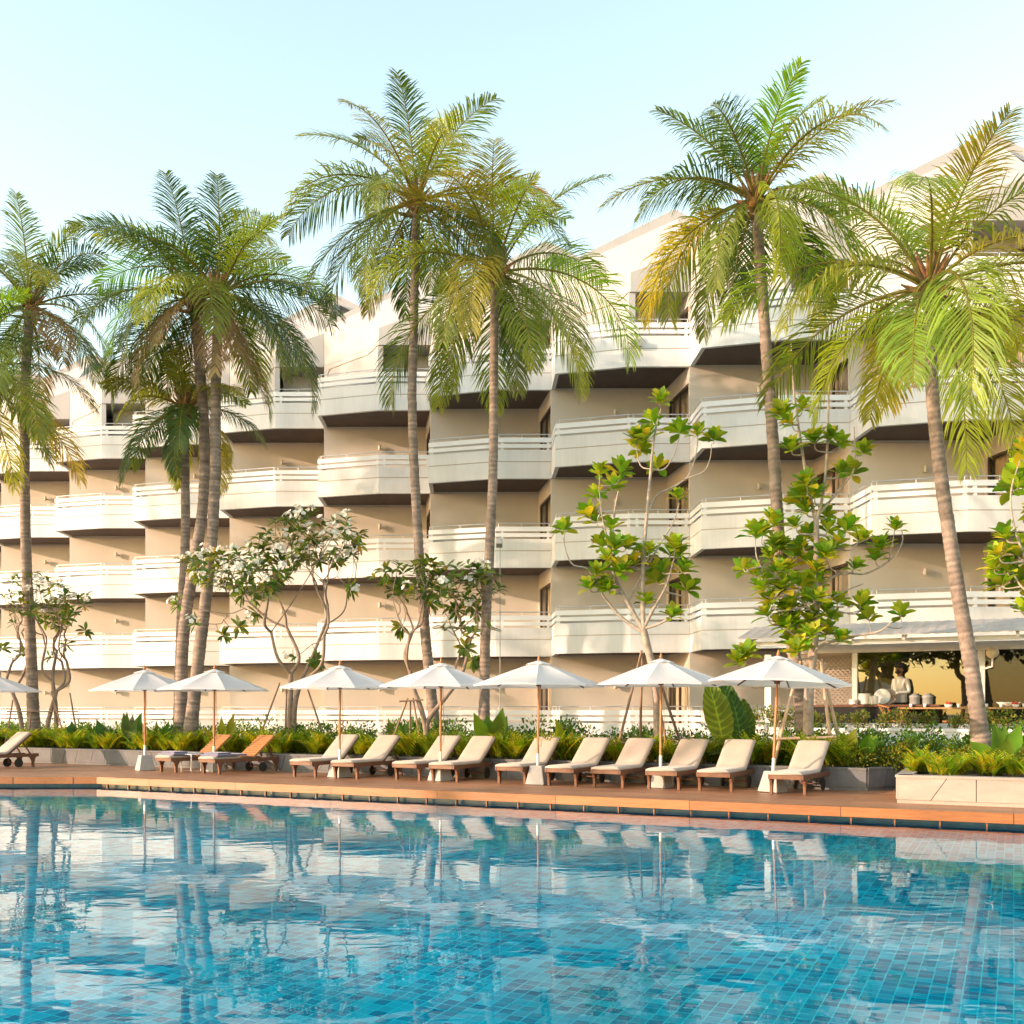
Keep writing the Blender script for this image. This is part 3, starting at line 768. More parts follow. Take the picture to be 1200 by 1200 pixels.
# ------------------------------------------------------------------ umbrellas
def make_umbrella():
    t = thing('parasol', (0, 0, 0), 'x', 'parasol', 'white parasols along the pool deck')
    b = MB()                                   # tapered square concrete foot
    w0, w1 = .20, .125
    vs = [(a * w0, c * w0, 0) for a, c in ((-1, -1), (1, -1), (1, 1), (-1, 1))] + [(a * w1, c * w1, .38) for a, c in ((-1, -1), (1, -1), (1, 1), (-1, 1))]
    b.add(vs, [(3, 2, 1, 0), (4, 5, 6, 7), (0, 1, 5, 4), (1, 2, 6, 5), (2, 3, 7, 6), (3, 0, 4, 7)])
    o = b.build('base', M['concrete'], t, bevel=.015); o.rotation_euler = (0, 0, R(28))
    b = MB(); b.tube([(0, 0, .38), (0, 0, .62)], .032, 12); b.build('sleeve', M['metal'], o)
    b = MB(); b.tube([(0, 0, .5), (0, 0, 2.5)], .024, 12); po = b.build('pole', M['polewood'], t)
    b = MB(); b.lathe([(.0, 2.5), (.03, 2.5), (.035, 2.53), (.02, 2.56), (.024, 2.58), (.0, 2.62)], n=10); b.build('finial', M['polewood'], po)
    b = MB(); b.lathe([(.024, 1.98), (.05, 1.98), (.06, 2.03), (.045, 2.06), (.024, 2.06)], n=12); b.build('runner_hub', M['teak'], po)
    # canopy: eight sagging gores
    RR, zE, zT = 1.33, 2.0, 2.47
    b = MB(); n = 8; m = 7; seg = 6
    top = []
    for g in range(n):
        a0, a1 = 2 * math.pi * g / n, 2 * math.pi * (g + 1) / n
        vs = []
        for i in range(m + 1):
            t_ = i / m; r = .03 + (RR - .03) * t_
            p0 = Vector((r * math.cos(a0), r * math.sin(a0), 0)); p1 = Vector((r * math.cos(a1), r * math.sin(a1), 0))
            for k in range(seg + 1):
                w = k / seg; p = p0.lerp(p1, w)
                sag = 4 * w * (1 - w)
                z = zT - (zT - zE) * (t_ ** 1.06) - .035 * sag * math.sin(math.pi * t_ * .85) + (.028 * sag * t_ ** 8)
                p = p * (1 - .012 * sag * t_ ** 6)
                vs.append((p.x, p.y, z))
        W = seg + 1
        b.add(vs, [(i * W + k, (i + 1) * W + k, (i + 1) * W + k + 1, i * W + k + 1) for i in range(m) for k in range(seg)], smooth=True)
        # hem
        e = vs[m * W:]
        b.add(e + [(x, y, z - .035) for x, y, z in e], [(k, W + k, W + k + 1, k + 1) for k in range(seg)], smooth=True)
    # vent cap
    for g in range(n):
        a0, a1 = 2 * math.pi * g / n, 2 * math.pi * (g + 1) / n
        vs = [(0, 0, zT + .035)]
        for w in (0, .25, .5, .75, 1):
            p = Vector((.27 * math.cos(a0), .27 * math.sin(a0), 0)).lerp(Vector((.27 * math.cos(a1), .27 * math.sin(a1), 0)), w)
            vs.append((p.x, p.y, zT - .062 + .022 * 4 * w * (1 - w)))
        b.add(vs, [(0, k, k + 1) for k in range(1, 5)], smooth=True)
    cn = b.build('canopy', M['canvas'], t)
    for g in range(n):
        a = 2 * math.pi * g / n
        b = MB(); b.beam((.05 * math.cos(a), .05 * math.sin(a), zT - .04), (1.3 * math.cos(a), 1.3 * math.sin(a), zE - .012), .018, .022)
        b.beam((.05 * math.cos(a), .05 * math.sin(a), 2.03), (.7 * math.cos(a), .7 * math.sin(a), 2.19), .016, .02)
        b.build('rib', M['teak'], t)
    b = MB(); b.tube([(.035, -.02, 2.03), (.05, -.03, 1.5), (.06, -.05, .95), (.03, -.06, .75), (-.03, -.06, .8), (-.04, -.04, 1.1), (-.01, -.03, 1.6)], .006, 5); b.build('cord', M['rope'], po)
    return t
U = [(905, 928, 'white parasol nearest the pale right planter, its canopy tipped slightly to the right', 3.0),
     (774, 922.7, 'white parasol in front of the staked young tree with few branches', .3),
     (630, 919, 'white parasol standing right of the palm with a conduit on its trunk', .8),
     (516, 914.7, 'white parasol overlapping the lower branches of the small white flowered tree', .4),
     (398, 910.7, 'white parasol just right of the wide white flowered tree', .2),
     (250.7, 904, 'white parasol over the two bare slatted loungers with violet towels, right of the palm cluster', .4),
     (170, 902.7, 'white parasol left of the trunks of the palm cluster, behind another parasol', -.3),
     (-16, 899, 'white parasol cut by the left edge of the picture', 0)]
um = make_umbrella()
for i, (px, py, lab, tilt) in enumerate(U):
    o = um if i == 0 else copy_tree(um)
    o.location = gnd(px, py); o.rotation_euler = (0, R(tilt), R(random.uniform(0, 45))); o['label'] = lab

# ------------------------------------------------------------------ sun loungers (head towards +Y, foot at the origin)
def make_lounger(bare=False):
    t = thing('sun_lounger', (0, 0, 0), 'x', 'sun lounger', 'sun loungers along the pool deck')
    W = .64; Z = .31; LN = 1.95
    b = MB()
    for s in (-1, 1): b.box((s * (W / 2 - .02), LN / 2, Z), (.04, LN, .085))
    b.box((0, .02, Z), (W - .08, .04, .085)); b.box((0, LN - .02, Z), (W - .08, .04, .085)); b.box((0, 1.12, Z - .01), (W - .08, .04, .06))
    fr_ = b.build('frame', M['teak'], t, bevel=.006)
    b = MB()
    for k in range(13): b.box((0, .08 + k * .083, Z + .03), (W - .082, .058, .018))
    b.build('seat_slats', M['slat' if bare else 'teak'], t)
    def leg(x, y, flip):
        prof = [(-.02, 0), (.035, 0), (.045, .16), (.085, .24), (.16, .289), (-.10, .289), (-.055, .24), (-.03, .15)]
        bb = MB(); n = len(prof)
        vs = [(x + dx, y + flip * p, z) for dx in (-.024, .024) for p, z in prof]
        bb.add(vs, [tuple(range(n)), tuple(reversed(range(n, 2 * n)))] + [(i, n + i, n + (i + 1) % n, (i + 1) % n) for i in range(n)])
        bb.build('leg', M['teak'], t)
    for s in (-1, 1):
        leg(s * (W / 2 - .02), .14, 1); leg(s * (W / 2 - .02), 1.80, -1)
        b = MB()
        vs = []
        b.tube([(s * (W / 2 - .075), 1.42, .115), (s * (W / 2 - .045), 1.42, .115)], .115, 20, smooth=False); b.build('wheel', M['rubber'], t)
    b = MB(); b.tube([(-W / 2 + .05, 1.42, .115), (W / 2 - .05, 1.42, .115)], .014, 8)
    for s in (-1, 1): b.beam((s * .2, 1.42, .115), (s * .2, 1.42, .3), .03, .02)
    b.build('axle', M['teak'], fr_)
    # backrest
    al = R(39); hy, hz = 1.13, Z + .035; BL = .80
    def bk(s, o): return Vector((0, hy + s * math.cos(al) - o * math.sin(al), hz + s * math.sin(al) + o * math.cos(al)))
    b = MB()
    for s in (-1, 1): b.beam(bk(0, 0) + Vector((s * .27, 0, 0)), bk(BL, 0) + Vector((s * .27, 0, 0)), .03, .035)
    for k in range(11):
        c = bk(.04 + k * .074, .022); b.box(c, (W - .08, .055, .016), M=Matrix.Rotation(al, 4, 'X'))
    br_ = b.build('backrest', M['slat' if bare else 'teak'], t)
    b = MB()
    for s in (-1, 1): b.beam(bk(.52, -.02) + Vector((s * .22, 0, 0)), (s * .22, 1.78, Z + .02), .025, .03)
    b.build('support', M['teak'], br_)
    def pad(rows, name, mat, wd, th):
        bb = MB(); n = len(rows); m = 8; vs = []
        for i, (p, nrm) in enumerate(rows):
            for k in range(m + 1):
                w = k / m * 2 - 1; e = 1 - abs(w) ** 8
                vs.append(Vector(p) + Vector((w * wd / 2, 0, 0)) + Vector(nrm) * (th * (.55 + .45 * e) * (.75 if i in (0, n - 1) else 1)))
            vs.append(Vector(p) + Vector((wd / 2, 0, 0))); vs.append(Vector(p) + Vector((-wd / 2, 0, 0)))
        q = m + 3
        fs = [(i * q + k, i * q + (k + 1) % q, (i + 1) * q + (k + 1) % q, (i + 1) * q + k) for i in range(n - 1) for k in range(q)]
        fs += [tuple(range(q - 1, -1, -1)), tuple((n - 1) * q + k for k in range(q))]
        bb.add(vs, fs, smooth=True); return bb.build(name, mat, t)
    if not bare:
        rows = [((0, y, Z + .042), (0, 0, 1)) for y in (-.02, 0, .1, .3, .5, .53, .56, .8, 1.0, 1.06)]
        nm = (0, -math.sin(al), math.cos(al))
        rows = [((p[0], p[1], p[2] + (-.012 if .52 < p[1] < .54 else 0)), n_) for p, n_ in rows]
        rows += [(tuple(bk(.05, .03)), tuple(((Vector((0, 0, 1)) + Vector(nm)) / 2).normalized()))]
        rows += [(tuple(bk(s, .03)), nm) for s in (.12, .25, .4, .6, .75, .80, .82)]
        pad(rows, 'cushion', M['cushion'], .60, .062)
    else:
        rows = [((0, y, Z + .042), (0, 0, 1)) for y in (-.02, 0, .2, .5, .72, .74)]
        pad(rows, 'cushion', M['cushion'], .60, .062)
    return t
LG = [(904, 930, 33, 'cream cushioned lounger nearest the grey planter corner, under the tipped parasol'),
      (820, 926.7, 30, 'cream cushioned lounger in front of the giant heart shaped leaves'),
      (760.7, 924.5, 30, 'cream cushioned lounger just right of the parasol pole at the staked young tree'),
      (696.7, 922.2, 30, 'cream cushioned lounger left of the parasol pole at the staked young tree'),
      (643.3, 920.3, 29, 'cream cushioned lounger on the right side of the parasol foot beside the conduit palm'),
      (585, 917.9, 30, 'cream cushioned lounger partly behind the parasol foot beside the conduit palm'),
      (507.5, 915.3, 30, 'cream cushioned lounger in front of the big upright paddle leaves'),
      (465, 913.7, 29, 'cream cushioned lounger below the small white flowered tree, its back crossed by a parasol pole'),
      (393, 911.9, 31, 'cream cushioned lounger right of the parasol beside the wide white flowered tree'),
      (345, 910.0, 30, 'cream cushioned lounger left of the parasol beside the wide white flowered tree')]
lg = make_lounger()
for i, (px, py, hd, lab) in enumerate(LG):
    o = lg if i == 0 else copy_tree(lg)
    p = gnd(px, py); h = R(-hd + random.uniform(-1.5, 1.5))
    o.location = p + Matrix.Rotation(h, 3, 'Z') @ Vector((.3, -.14, 0)); o.rotation_euler = (0, 0, h); o['label'] = lab
o = copy_tree(lg); o['label'] = 'cream cushioned lounger cut by the left edge of the picture'
p = gnd(-48, 902); o.location = p; o.rotation_euler = (0, 0, R(-33))
def towel(ox, h, pts, lab):
    b = MB(); n = 12; m = 8; rows = []
    for (y0, y1, z, w) in pts:
        b.box((0, (y0 + y1) / 2, z), (w, y1 - y0, .045))
    o = b.build('folded_towel', M['towel'], bevel=.02); o.location = ox; o.rotation_euler = (0, 0, h); tag(o, lab, 'towel')
for i, (px, py, lab, tl) in enumerate(((239, 906.2, 'bare slatted lounger with violet towels, right one of the pair under the parasol', 'folded violet towels on the right slatted lounger'),
                              (189, 904.3, 'bare slatted lounger with violet towels, left one of the pair under the parasol', 'folded violet towels on the left slatted lounger'))):
    if i == 0: bare = make_lounger(True); o = bare
    else: o = copy_tree(bare)
    h = R(-38); p = gnd(px, py)
    o.location = p + Matrix.Rotation(h, 3, 'Z') @ Vector((.3, -.14, 0)); o.rotation_euler = (0, 0, h); o['label'] = lab
    towel(o.location, h, ((.06, .60, .435, .66), (.12, .5, .478, .54), (.5, .92, .435, .64)), tl)
# white wire side table between the slatted loungers
q = gnd(224, 904.5)
t = thing('side_table', q, 'low white wire table standing between the two slatted loungers', 'table', rz=R(-30))
b = MB()
for x in (-.17, .17): b.tube([(x, -.15, .42), (x, -.15, .015), (x, .15, .015), (x, .15, .42)], .014, 8)
b.build('leg_frame', M['white'], t)
b = MB(); b.box((0, 0, .43), (.4, .36, .02)); b.build('tabletop', M['white'], t, bevel=.005)
# fallen leaf
b = MB(); b.leaf((0, 0, .012), (1, .3, .12), (0, 0, 1), .2, .1, (.1, .8, 1, .7, .05), bend=.1, fold=-.4)
o = b.build('fallen_leaf', M['ochre']); o.location = gnd(1046, 934.5); tag(o, 'dry orange leaf lying on the deck beside the pale planter', 'leaf')

# ------------------------------------------------------------------ palms
def lerp(a, b, t): return a + (b - a) * t
def spline(pts, n):
    P = [Vector(p) for p in pts]; P = [P[0] * 2 - P[1]] + P + [P[-1] * 2 - P[-2]]
    out = []
    for i in range(1, len(P) - 2):
        for k in range(n):
            t = k / n; a, b_, c, d = P[i - 1], P[i], P[i + 1], P[i + 2]
            out.append(.5 * ((2 * b_) + (c - a) * t + (2 * a - 5 * b_ + 4 * c - d) * t * t + (3 * b_ - a - 3 * c + d) * t ** 3))
    out.append(P[-2]); return out
def frond(b, org, az, el, L, droop, col, rs, twist=0, k=74, hang=.5, lw=.031, mid=(.30, .27, .06)):
    n = 16; p = Vector(org); pts = [p.copy()]; dirs = []
    bendaz = rs.uniform(-.25, .25)
    for i in range(n):
        t = (i + .5) / n
        e = el - droop * (t ** 1.25); a = az + bendaz * t
        d = Vector((math.cos(e) * math.cos(a), math.cos(e) * math.sin(a), math.sin(e)))
        dirs.append(d); p = p + d * (L / n); pts.append(p.copy())
    b.tube(pts, [lerp(.042, .006, (i / n) ** .7) for i in range(n + 1)], 4, 0, mid, cap=False)
    for j in range(k):
        t = .16 + .84 * (j + rs.random() * .6) / k
        x = min(t * n, n - 1e-3); i = int(x); q = pts[i].lerp(pts[i + 1], x - i); d = dirs[i]
        lat = Vector((-math.sin(az), math.cos(az), 0)); up = lat.cross(d) * -1
        if up.dot(Vector((0, 0, 1))) < 0 and abs(d.z) < .95: up = -up
        c_, s_ = math.cos(twist), math.sin(twist); lat, up = lat * c_ + up * s_, up * c_ - lat * s_
        rise = min(1, (t - .1) / .22); fall = 1 if t < .5 else 1 - .72 * ((t - .5) / .5) ** 1.6
        ll = 1.08 * L / 4 * (.35 + .65 * rise) * fall
        for sd in (-1, 1):
            if rs.random() < .05: continue
            fw = lerp(.55, 1.25, t ** 1.5) + rs.uniform(-.2, .2)
            dd = (d * fw + lat * sd * 1.0 + up * rs.uniform(.1, .4)).normalized()
            l2 = ll * rs.uniform(.85, 1.1)
            g = hang * rs.uniform(.45, 1.5)
            m1 = q + dd * l2 * .45 + Vector((0, 0, -g * l2 * .12))
            d2 = (dd + Vector((0, 0, -g * 1.1))).normalized(); m2 = m1 + d2 * l2 * .35
            d3 = (dd + Vector((0, 0, -g * 2.2))).normalized(); m3 = m2 + d3 * l2 * .25
            w = lw * rs.uniform(.8, 1.15); ax = (d - dd * d.dot(dd)).normalized()
            sh = rs.uniform(.75, 1.2); tp = max(0, t - .75) * 1.2; cc = (lerp(col[0], .30, tp) * sh, lerp(col[1], .30, tp) * sh, lerp(col[2], .06, tp) * sh)
            b.add([q - ax * w * .3, q + ax * w * .3, m1 - ax * w * .5, m1 + ax * w * .5, m2 - ax * w * .4, m2 + ax * w * .4, m3],
                  [(0, 1, 3, 2), (2, 3, 5, 4), (4, 5, 6)], 0, cc, True)
GREEN, YEL, OLV, BRN = (.075, .135, .038), (.44, .47, .05), (.20, .265, .045), (.28, .20, .12)
def palm(px_pts, Y, rad, nf, L, seed, label, yel=.3, brown=0, coco=0, lean=0, name='palm_tree', low=-42, base=None, azs=None):
    rs = random.Random(seed)
    pts = [at(x, y, Y) for x, y in px_pts]
    # trees lean a little in depth too
    for i, q in enumerate(pts): q.y += lean * (i / (len(pts) - 1)) ** 2
    o3 = pts[0].copy(); o3.z = .36
    if pts[0].z > .36: pts = [o3] + pts
    t = thing(name, o3, label, 'palm tree')
    sp = spline([p - o3 for p in pts], 12)
    # ring-scarred trunk
    b = MB(); fine = []; rr = []
    tot = sum((sp[i + 1] - sp[i]).length for i in range(len(sp) - 1)); acc = 0; ring = 0
    m = int(tot / .055)
    cum = [0]
    for i in range(len(sp) - 1): cum.append(cum[-1] + (sp[i + 1] - sp[i]).length)
    i = 0
    for kx in range(m + 1):
        s = tot * kx / m
        while i < len(sp) - 2 and cum[i + 1] < s: i += 1
        q = sp[i].lerp(sp[i + 1], (s - cum[i]) / max(1e-6, cum[i + 1] - cum[i]))
        h = s / tot
        r = lerp(rad, rad * .72, h ** .6) * (1 + .75 * math.exp(-s * 2.2)) * (1 + (.025 if kx % 2 else -.02) * rs.uniform(.1, 1.8))
        fine.append(q + Vector((rs.uniform(-.006, .006), rs.uniform(-.006, .006), 0))); rr.append(r)
    col = (.27, .215, .18)
    b.tube(fine, rr, 12, 0, col)
    # darken every scar ring a little (bark pigment)
    nv = 12
    for kx in range(len(fine)):
        f_ = (.78 if kx % 2 == 0 else 1.04) * rs.uniform(.7, 1.2)
        for q in range(nv): b.c[kx * nv + q] = (col[0] * f_, col[1] * f_ * .98, col[2] * f_ * .97)
    b.build('trunk', M['bark'], t)
    top = sp[-1]
    b = MB()
    ga = 2.39996
    for kx in range(nf):
        f_ = kx / (nf - 1)
        az = kx * ga + rs.uniform(-.25, .25)
        el = R(lerp(86, low, f_ ** .92) + rs.uniform(-8, 8))
        dr = R(lerp(50, 92, min(1, f_ * 1.7)) if f_ < .72 else lerp(70, 38, (f_ - .72) / .28)) * rs.uniform(.75, 1.3)
        ln = L * (lerp(.74, 1.06, min(1, f_ * 2.5)) if f_ < .8 else rs.uniform(.8, .95)) * rs.uniform(.9, 1.08)
        c = GREEN
        x = rs.random()
        if x < yel: c = tuple(lerp(OLV[i], YEL[i], rs.random()) for i in range(3))
        elif x < yel + .3: c = OLV
        if brown and f_ > .8 and rs.random() < brown: c = BRN
        frond(b, top + Vector((0, 0, .05)) + Vector((math.cos(az), math.sin(az), 0)) * .1, az, el, ln, dr, c, rs, twist=rs.uniform(-.5, .5), hang=lerp(.22, .8, min(1, f_ * 1.6)))
    b.build('crown', M['palmleaf'], t)
    b = MB()                                    # fibrous leaf bases
    for kx in range(26):
        az = kx * ga; e = R(lerp(75, 5, kx / 25)); d = Vector((math.cos(az) * math.cos(e), math.sin(az) * math.cos(e), math.sin(e)))
        st = top + Vector((0, 0, .28 - .025 * kx)) + Vector((math.cos(az), math.sin(az), 0)) * rad * .5
        b.tube([st, st + d * .25, st + d * rs.uniform(.42, .6)], [.06, .045, .015], 5, 0, (.30 * rs.uniform(.7, 1.2), .16, .075))
    b.build('leaf_bases', M['bark'], t)
    for kx in range(coco):
        a = rs.uniform(0, 6.28); b = MB()
        q = top + Vector((math.cos(a) * .3, math.sin(a) * .3, -.12 - .25 * rs.random()))
        b.ball(q, (.1, .1, .125), 10, 8, 0, (.22, .21, .05) if kx % 2 else (.24, .13, .04)); b.build('coconut', M['bark'], t)
    return t
palm([(1152, 893), (1141, 800), (1124, 700), (1107, 590), (1096, 500), (1091, 430), (1089, 338)], 19, .155, 22, 3.8, 5, 'leaning coconut palm in the right planter with a bright yellow green crown', yel=.85, coco=2, low=-36)
palm([(943, 862), (930, 760), (918, 690), (912, 620), (906, 520), (898, 410), (886, 236)], 21.4, .15, 24, 3.3, 8, 'tall palm with straight pale trunk beside the dense rosette leaved tree', yel=.5, coco=3)
palm([(567, 860), (569, 740), (574, 640), (578, 540), (579, 420), (580, 322)], 25.3, .145, 25, 4.0, 21, 'palm with a conduit on its trunk, in front of the paddle leaved plant', yel=.55)
palm([(510, 860), (500, 760), (492, 660), (486, 560), (483, 470), (485, 380), (488, 238)], 26, .145, 24, 3.7, 33, 'slender tall palm rising behind the small white flowered tree', yel=.25)
palm([(212, 870), (214, 760), (224, 680), (237, 600), (240, 520), (234, 430), (226, 352)], 29.2, .185, 22, 3.9, 44, 'palm with the middle trunk of the three stemmed cluster', yel=.25, brown=.5)
palm([(222, 870), (234, 760), (246, 660), (252, 560), (253, 450), (257, 345)], 28.6, .185, 24, 3.9, 55, 'palm with the right hand, paler trunk of the three stemmed cluster', yel=.35, brown=.4, coco=3)
palm([(209, 870), (212, 740), (217, 640), (217, 560), (216, 480)], 29.8, .165, 17, 2.6, 66, 'short drooping palm with the left trunk of the three stemmed cluster', yel=.35, low=-60)
palm([(40, 868), (36, 760), (31, 660), (29, 560), (30, 440), (36, 360)], 31, .185, 23, 3.7, 77, 'palm near the left edge behind the leaning frangipani stems', yel=.2, coco=4, brown=.3)
palm([(-40, 868), (-38, 700), (-34, 440)], 28, .18, 22, 3.8, 88, 'palm standing just outside the left edge with only its fronds in the picture', yel=.2)
# conduit and lamp on the third palm
q = at(586, 640, 25.05)
t = thing('tree_spotlight', (q.x, q.y, .36), 'thin grey conduit with a small spotlight beside a palm trunk', 'lamp')
b = MB(); b.tube([(0, 0, 0), (0, 0, q.z + .25 - .36)], .011, 8); b.build('conduit', M['grey'], t)
b = MB(); b.box((-.02, -.1, q.z - .3), (.16, .2, .16), M=Matrix.Rotation(R(-25), 4, 'X')); b.build('spotlight', M['grey'], t, bevel=.02)

# ------------------------------------------------------------------ branching trees
def stem(b, pts, r0, r1, col, n=7):
    sp = spline(pts, 5) if len(pts) > 2 else [Vector(p) for p in pts]
    m = len(sp) - 1
    b.tube(sp, [lerp(r0, r1, i / m) for i in range(m + 1)], n, 0, col)
def grow_tree(b, tips, start, r, col, rs, dirn=Vector((0, 0, 1)), depth=0, out=None, wob=.12):
    # split the tips into two bunches again and again, each bunch gets a limb
    if len(tips) == 1:
        e = tips[0]; d = e - start
        mid = start + d * .5 + Vector((rs.uniform(-1, 1), rs.uniform(-1, 1), -abs(rs.gauss(0, .6)))) * wob * d.length
        stem(b, [start, mid, e], r, max(.007, r * .6), col, 6)
        out.append((e, (e - mid).normalized())); return
    c = sum(tips, Vector()) / len(tips)
    best = None
    for _ in range(6):
        a, e = rs.sample(tips, 2)
        if best is None or (a - e).length > best[0]: best = ((a - e).length, a, e)
    ca, cb = best[1], best[2]
    for _ in range(4):
        A = [p for p in tips if (p - ca).length <= (p - cb).length]; B = [p for p in tips if (p - ca).length > (p - cb).length]
        if not A or not B: break
        ca, cb = sum(A, Vector()) / len(A), sum(B, Vector()) / len(B)
    if not A or not B: A, B = tips[:len(tips) // 2], tips[len(tips) // 2:]
    for G in (A, B):
        cg = sum(G, Vector()) / len(G)
        f_ = .42 if len(G) > 1 else 1
        if len(G) > 1:
            d = cg - start; e = start + d * f_ + Vector((rs.uniform(-1, 1), rs.uniform(-1, 1), rs.uniform(-.5, .4))) * wob * d.length
            mid = start.lerp(e, .5) + Vector((rs.uniform(-1, 1), rs.uniform(-1, 1), -.6)) * wob * .7 * d.length
            r2 = max(.011, r * (len(G) / len(tips)) ** .42)
            stem(b, [start, mid, e], r2, r2 * .86, col, 7)
            grow_tree(b, G, e, r2 * .86, col, rs, d.normalized(), depth + 1, out, wob)
        else:
            grow_tree(b, G, start, max(.010, r * .5), col, rs, dirn, depth + 1, out, wob)
FR = (.05, .45, .85, 1.0, .8, .1)
def frangipani(base, trunk_px, tips_px, Y, seed, label, flowers=.6, tr=.085, depth=1.3, nl=10):
    rs = random.Random(seed)
    t = thing('frangipani_tree', base, label, 'tree'); B0 = Vector(base)
    b = MB(); col = (.27, .20, .155)
    forks = []
    for tk in trunk_px:
        pts = [at(x, y, Y + .0) - B0 for x, y in tk]; pts[0].z = min(pts[0].z, 0)
        stem(b, pts, tr, tr * .72, col, 9); forks.append(pts[-1])
    tips = [at(x, y, Y + rs.uniform(-depth, depth)) - B0 for x, y in tips_px]
    out = []
    groups = [[] for _ in forks]
    for p in tips:
        k = min(range(len(forks)), key=lambda i: abs((forks[i] - p).x) + .3 * rs.random()); groups[k].append(p)
    for f_, g in zip(forks, groups):
        if len(g) > 1: grow_tree(b, g, f_, tr * .75, col, rs, out=out)
        elif g: out_ = []; grow_tree(b, g, f_, tr * .4, col, rs, out=out)
    b.build('trunk', M['bark'], t)
    lf = MB(); heads = []
    for e, d in out:
        d = (d + Vector((0, 0, .6))).normalized()
        sd = d.orthogonal().normalized(); s2 = d.cross(sd)
        for k in range(nl + rs.randint(0, 5)):
            a = k * 2.4 + rs.random() * .5; o = sd * math.cos(a) + s2 * math.sin(a)
            ld = (o + d * rs.uniform(-.1, .8)).normalized()
            x = rs.random(); c = (.075, .14, .03) if x < .5 else ((.14, .19, .035) if x < .85 else (.26, .26, .045))
            c = tuple(v * rs.uniform(.75, 1.2) for v in c)
            lf.leaf(e + d * rs.uniform(-.08, .05), ld, d, rs.uniform(.22, .36), rs.uniform(.075, .11), FR, bend=rs.uniform(.15, .5), col=c)
        if rs.random() < flowers:
            fl = MB(); ce = e + d * .16
            fl.tube([e, ce], .008, 4, 0, (.3, .33, .15), cap=False)
            for q in range(rs.randint(5, 9)):
                fp = ce + Vector((rs.uniform(-.11, .11), rs.uniform(-.11, .11), rs.uniform(-.05, .11)))
                nd = (fp - ce + Vector((-.02, -.06, .06))).normalized(); xa = nd.orthogonal().normalized(); ya = nd.cross(xa)
                for m in range(5):
                    a = m * 1.2566; o = xa * math.cos(a) + ya * math.sin(a)
                    fl.leaf(fp, o + nd * .5, nd, .075, .065, (.3, .9, 1, .3), bend=.0, fold=.1, col=(.82, .80, .74))
            heads.append(fl)
    lf.build('foliage', M['leaf'], t)
    for fl in heads: fl.build('flower_cluster', M['flower'], t)
    return t
rs = random.Random(5)
def scatter(poly, n, mind):
    out = []; xs = [p[0] for p in poly]; ys = [p[1] for p in poly]; tr = 0
    while len(out) < n and tr < 6000:
        tr += 1; x, y = rs.uniform(min(xs), max(xs)), rs.uniform(min(ys), max(ys)); c = False
        for (x0, y0), (x1, y1) in zip(poly, poly[1:] + poly[:1]):
            if (y0 > y) != (y1 > y) and x < (x1 - x0) * (y - y0) / (y1 - y0) + x0: c = not c
        if c and all((x - a) ** 2 + (y - e) ** 2 > mind * mind for a, e in out): out.append((x, y))
    return out
bp_ = bed(338, 1.6, .36)
frangipani(bp_, [[(338, 890), (340, 830), (341, 790)], [(344, 890), (345, 830), (352, 800)]],
           scatter([(210, 655), (232, 645), (262, 645), (300, 635), (330, 605), (352, 598), (375, 605), (410, 605), (428, 635), (410, 660), (380, 660), (345, 665), (330, 690), (300, 705), (262, 690), (235, 680)], 84, 9)
           + [(207, 708), (228, 730), (280, 735), (300, 720), (262, 745), (345, 770), (370, 775), (410, 690), (300, 665)],
           bp_.y, 3, 'wide frangipani tree covered in white blossoms, left of centre', .72)
bp_ = bed(500, 1.5, .36)
frangipani(bp_, [[(503, 890), (496, 840), (484, 805), (480, 785)], [(507, 890), (500, 850), (520, 820), (540, 795)]],
           scatter([(428, 675), (445, 668), (480, 655), (530, 660), (575, 668), (580, 690), (560, 720), (530, 715), (500, 705), (460, 700)], 52, 8) + [(555, 740), (540, 735), (575, 735), (585, 690), (580, 672), (545, 760), (520, 735), (470, 735), (555, 775)],
           bp_.y, 6, 'small frangipani with pale bare stems and a flat leafy top, right of centre', .25, tr=.07, depth=1.0)
bp_ = bed(62, 1.6, .36)
frangipani(bp_, [[(64, 890), (66, 840), (62, 800)], [(53, 890), (56, 850), (66, 810)], [(28, 890), (24, 840), (14, 810)]],
           scatter([(2, 700), (12, 682), (35, 672), (58, 675), (82, 690), (105, 698), (100, 715), (70, 735), (40, 725), (15, 730)], 40, 8) + [(100, 740), (60, 770), (78, 755), (2, 760), (28, 765)],
           bp_.y, 9, 'sparse frangipani with twisting grey stems near the left edge', .2, tr=.08, nl=8)

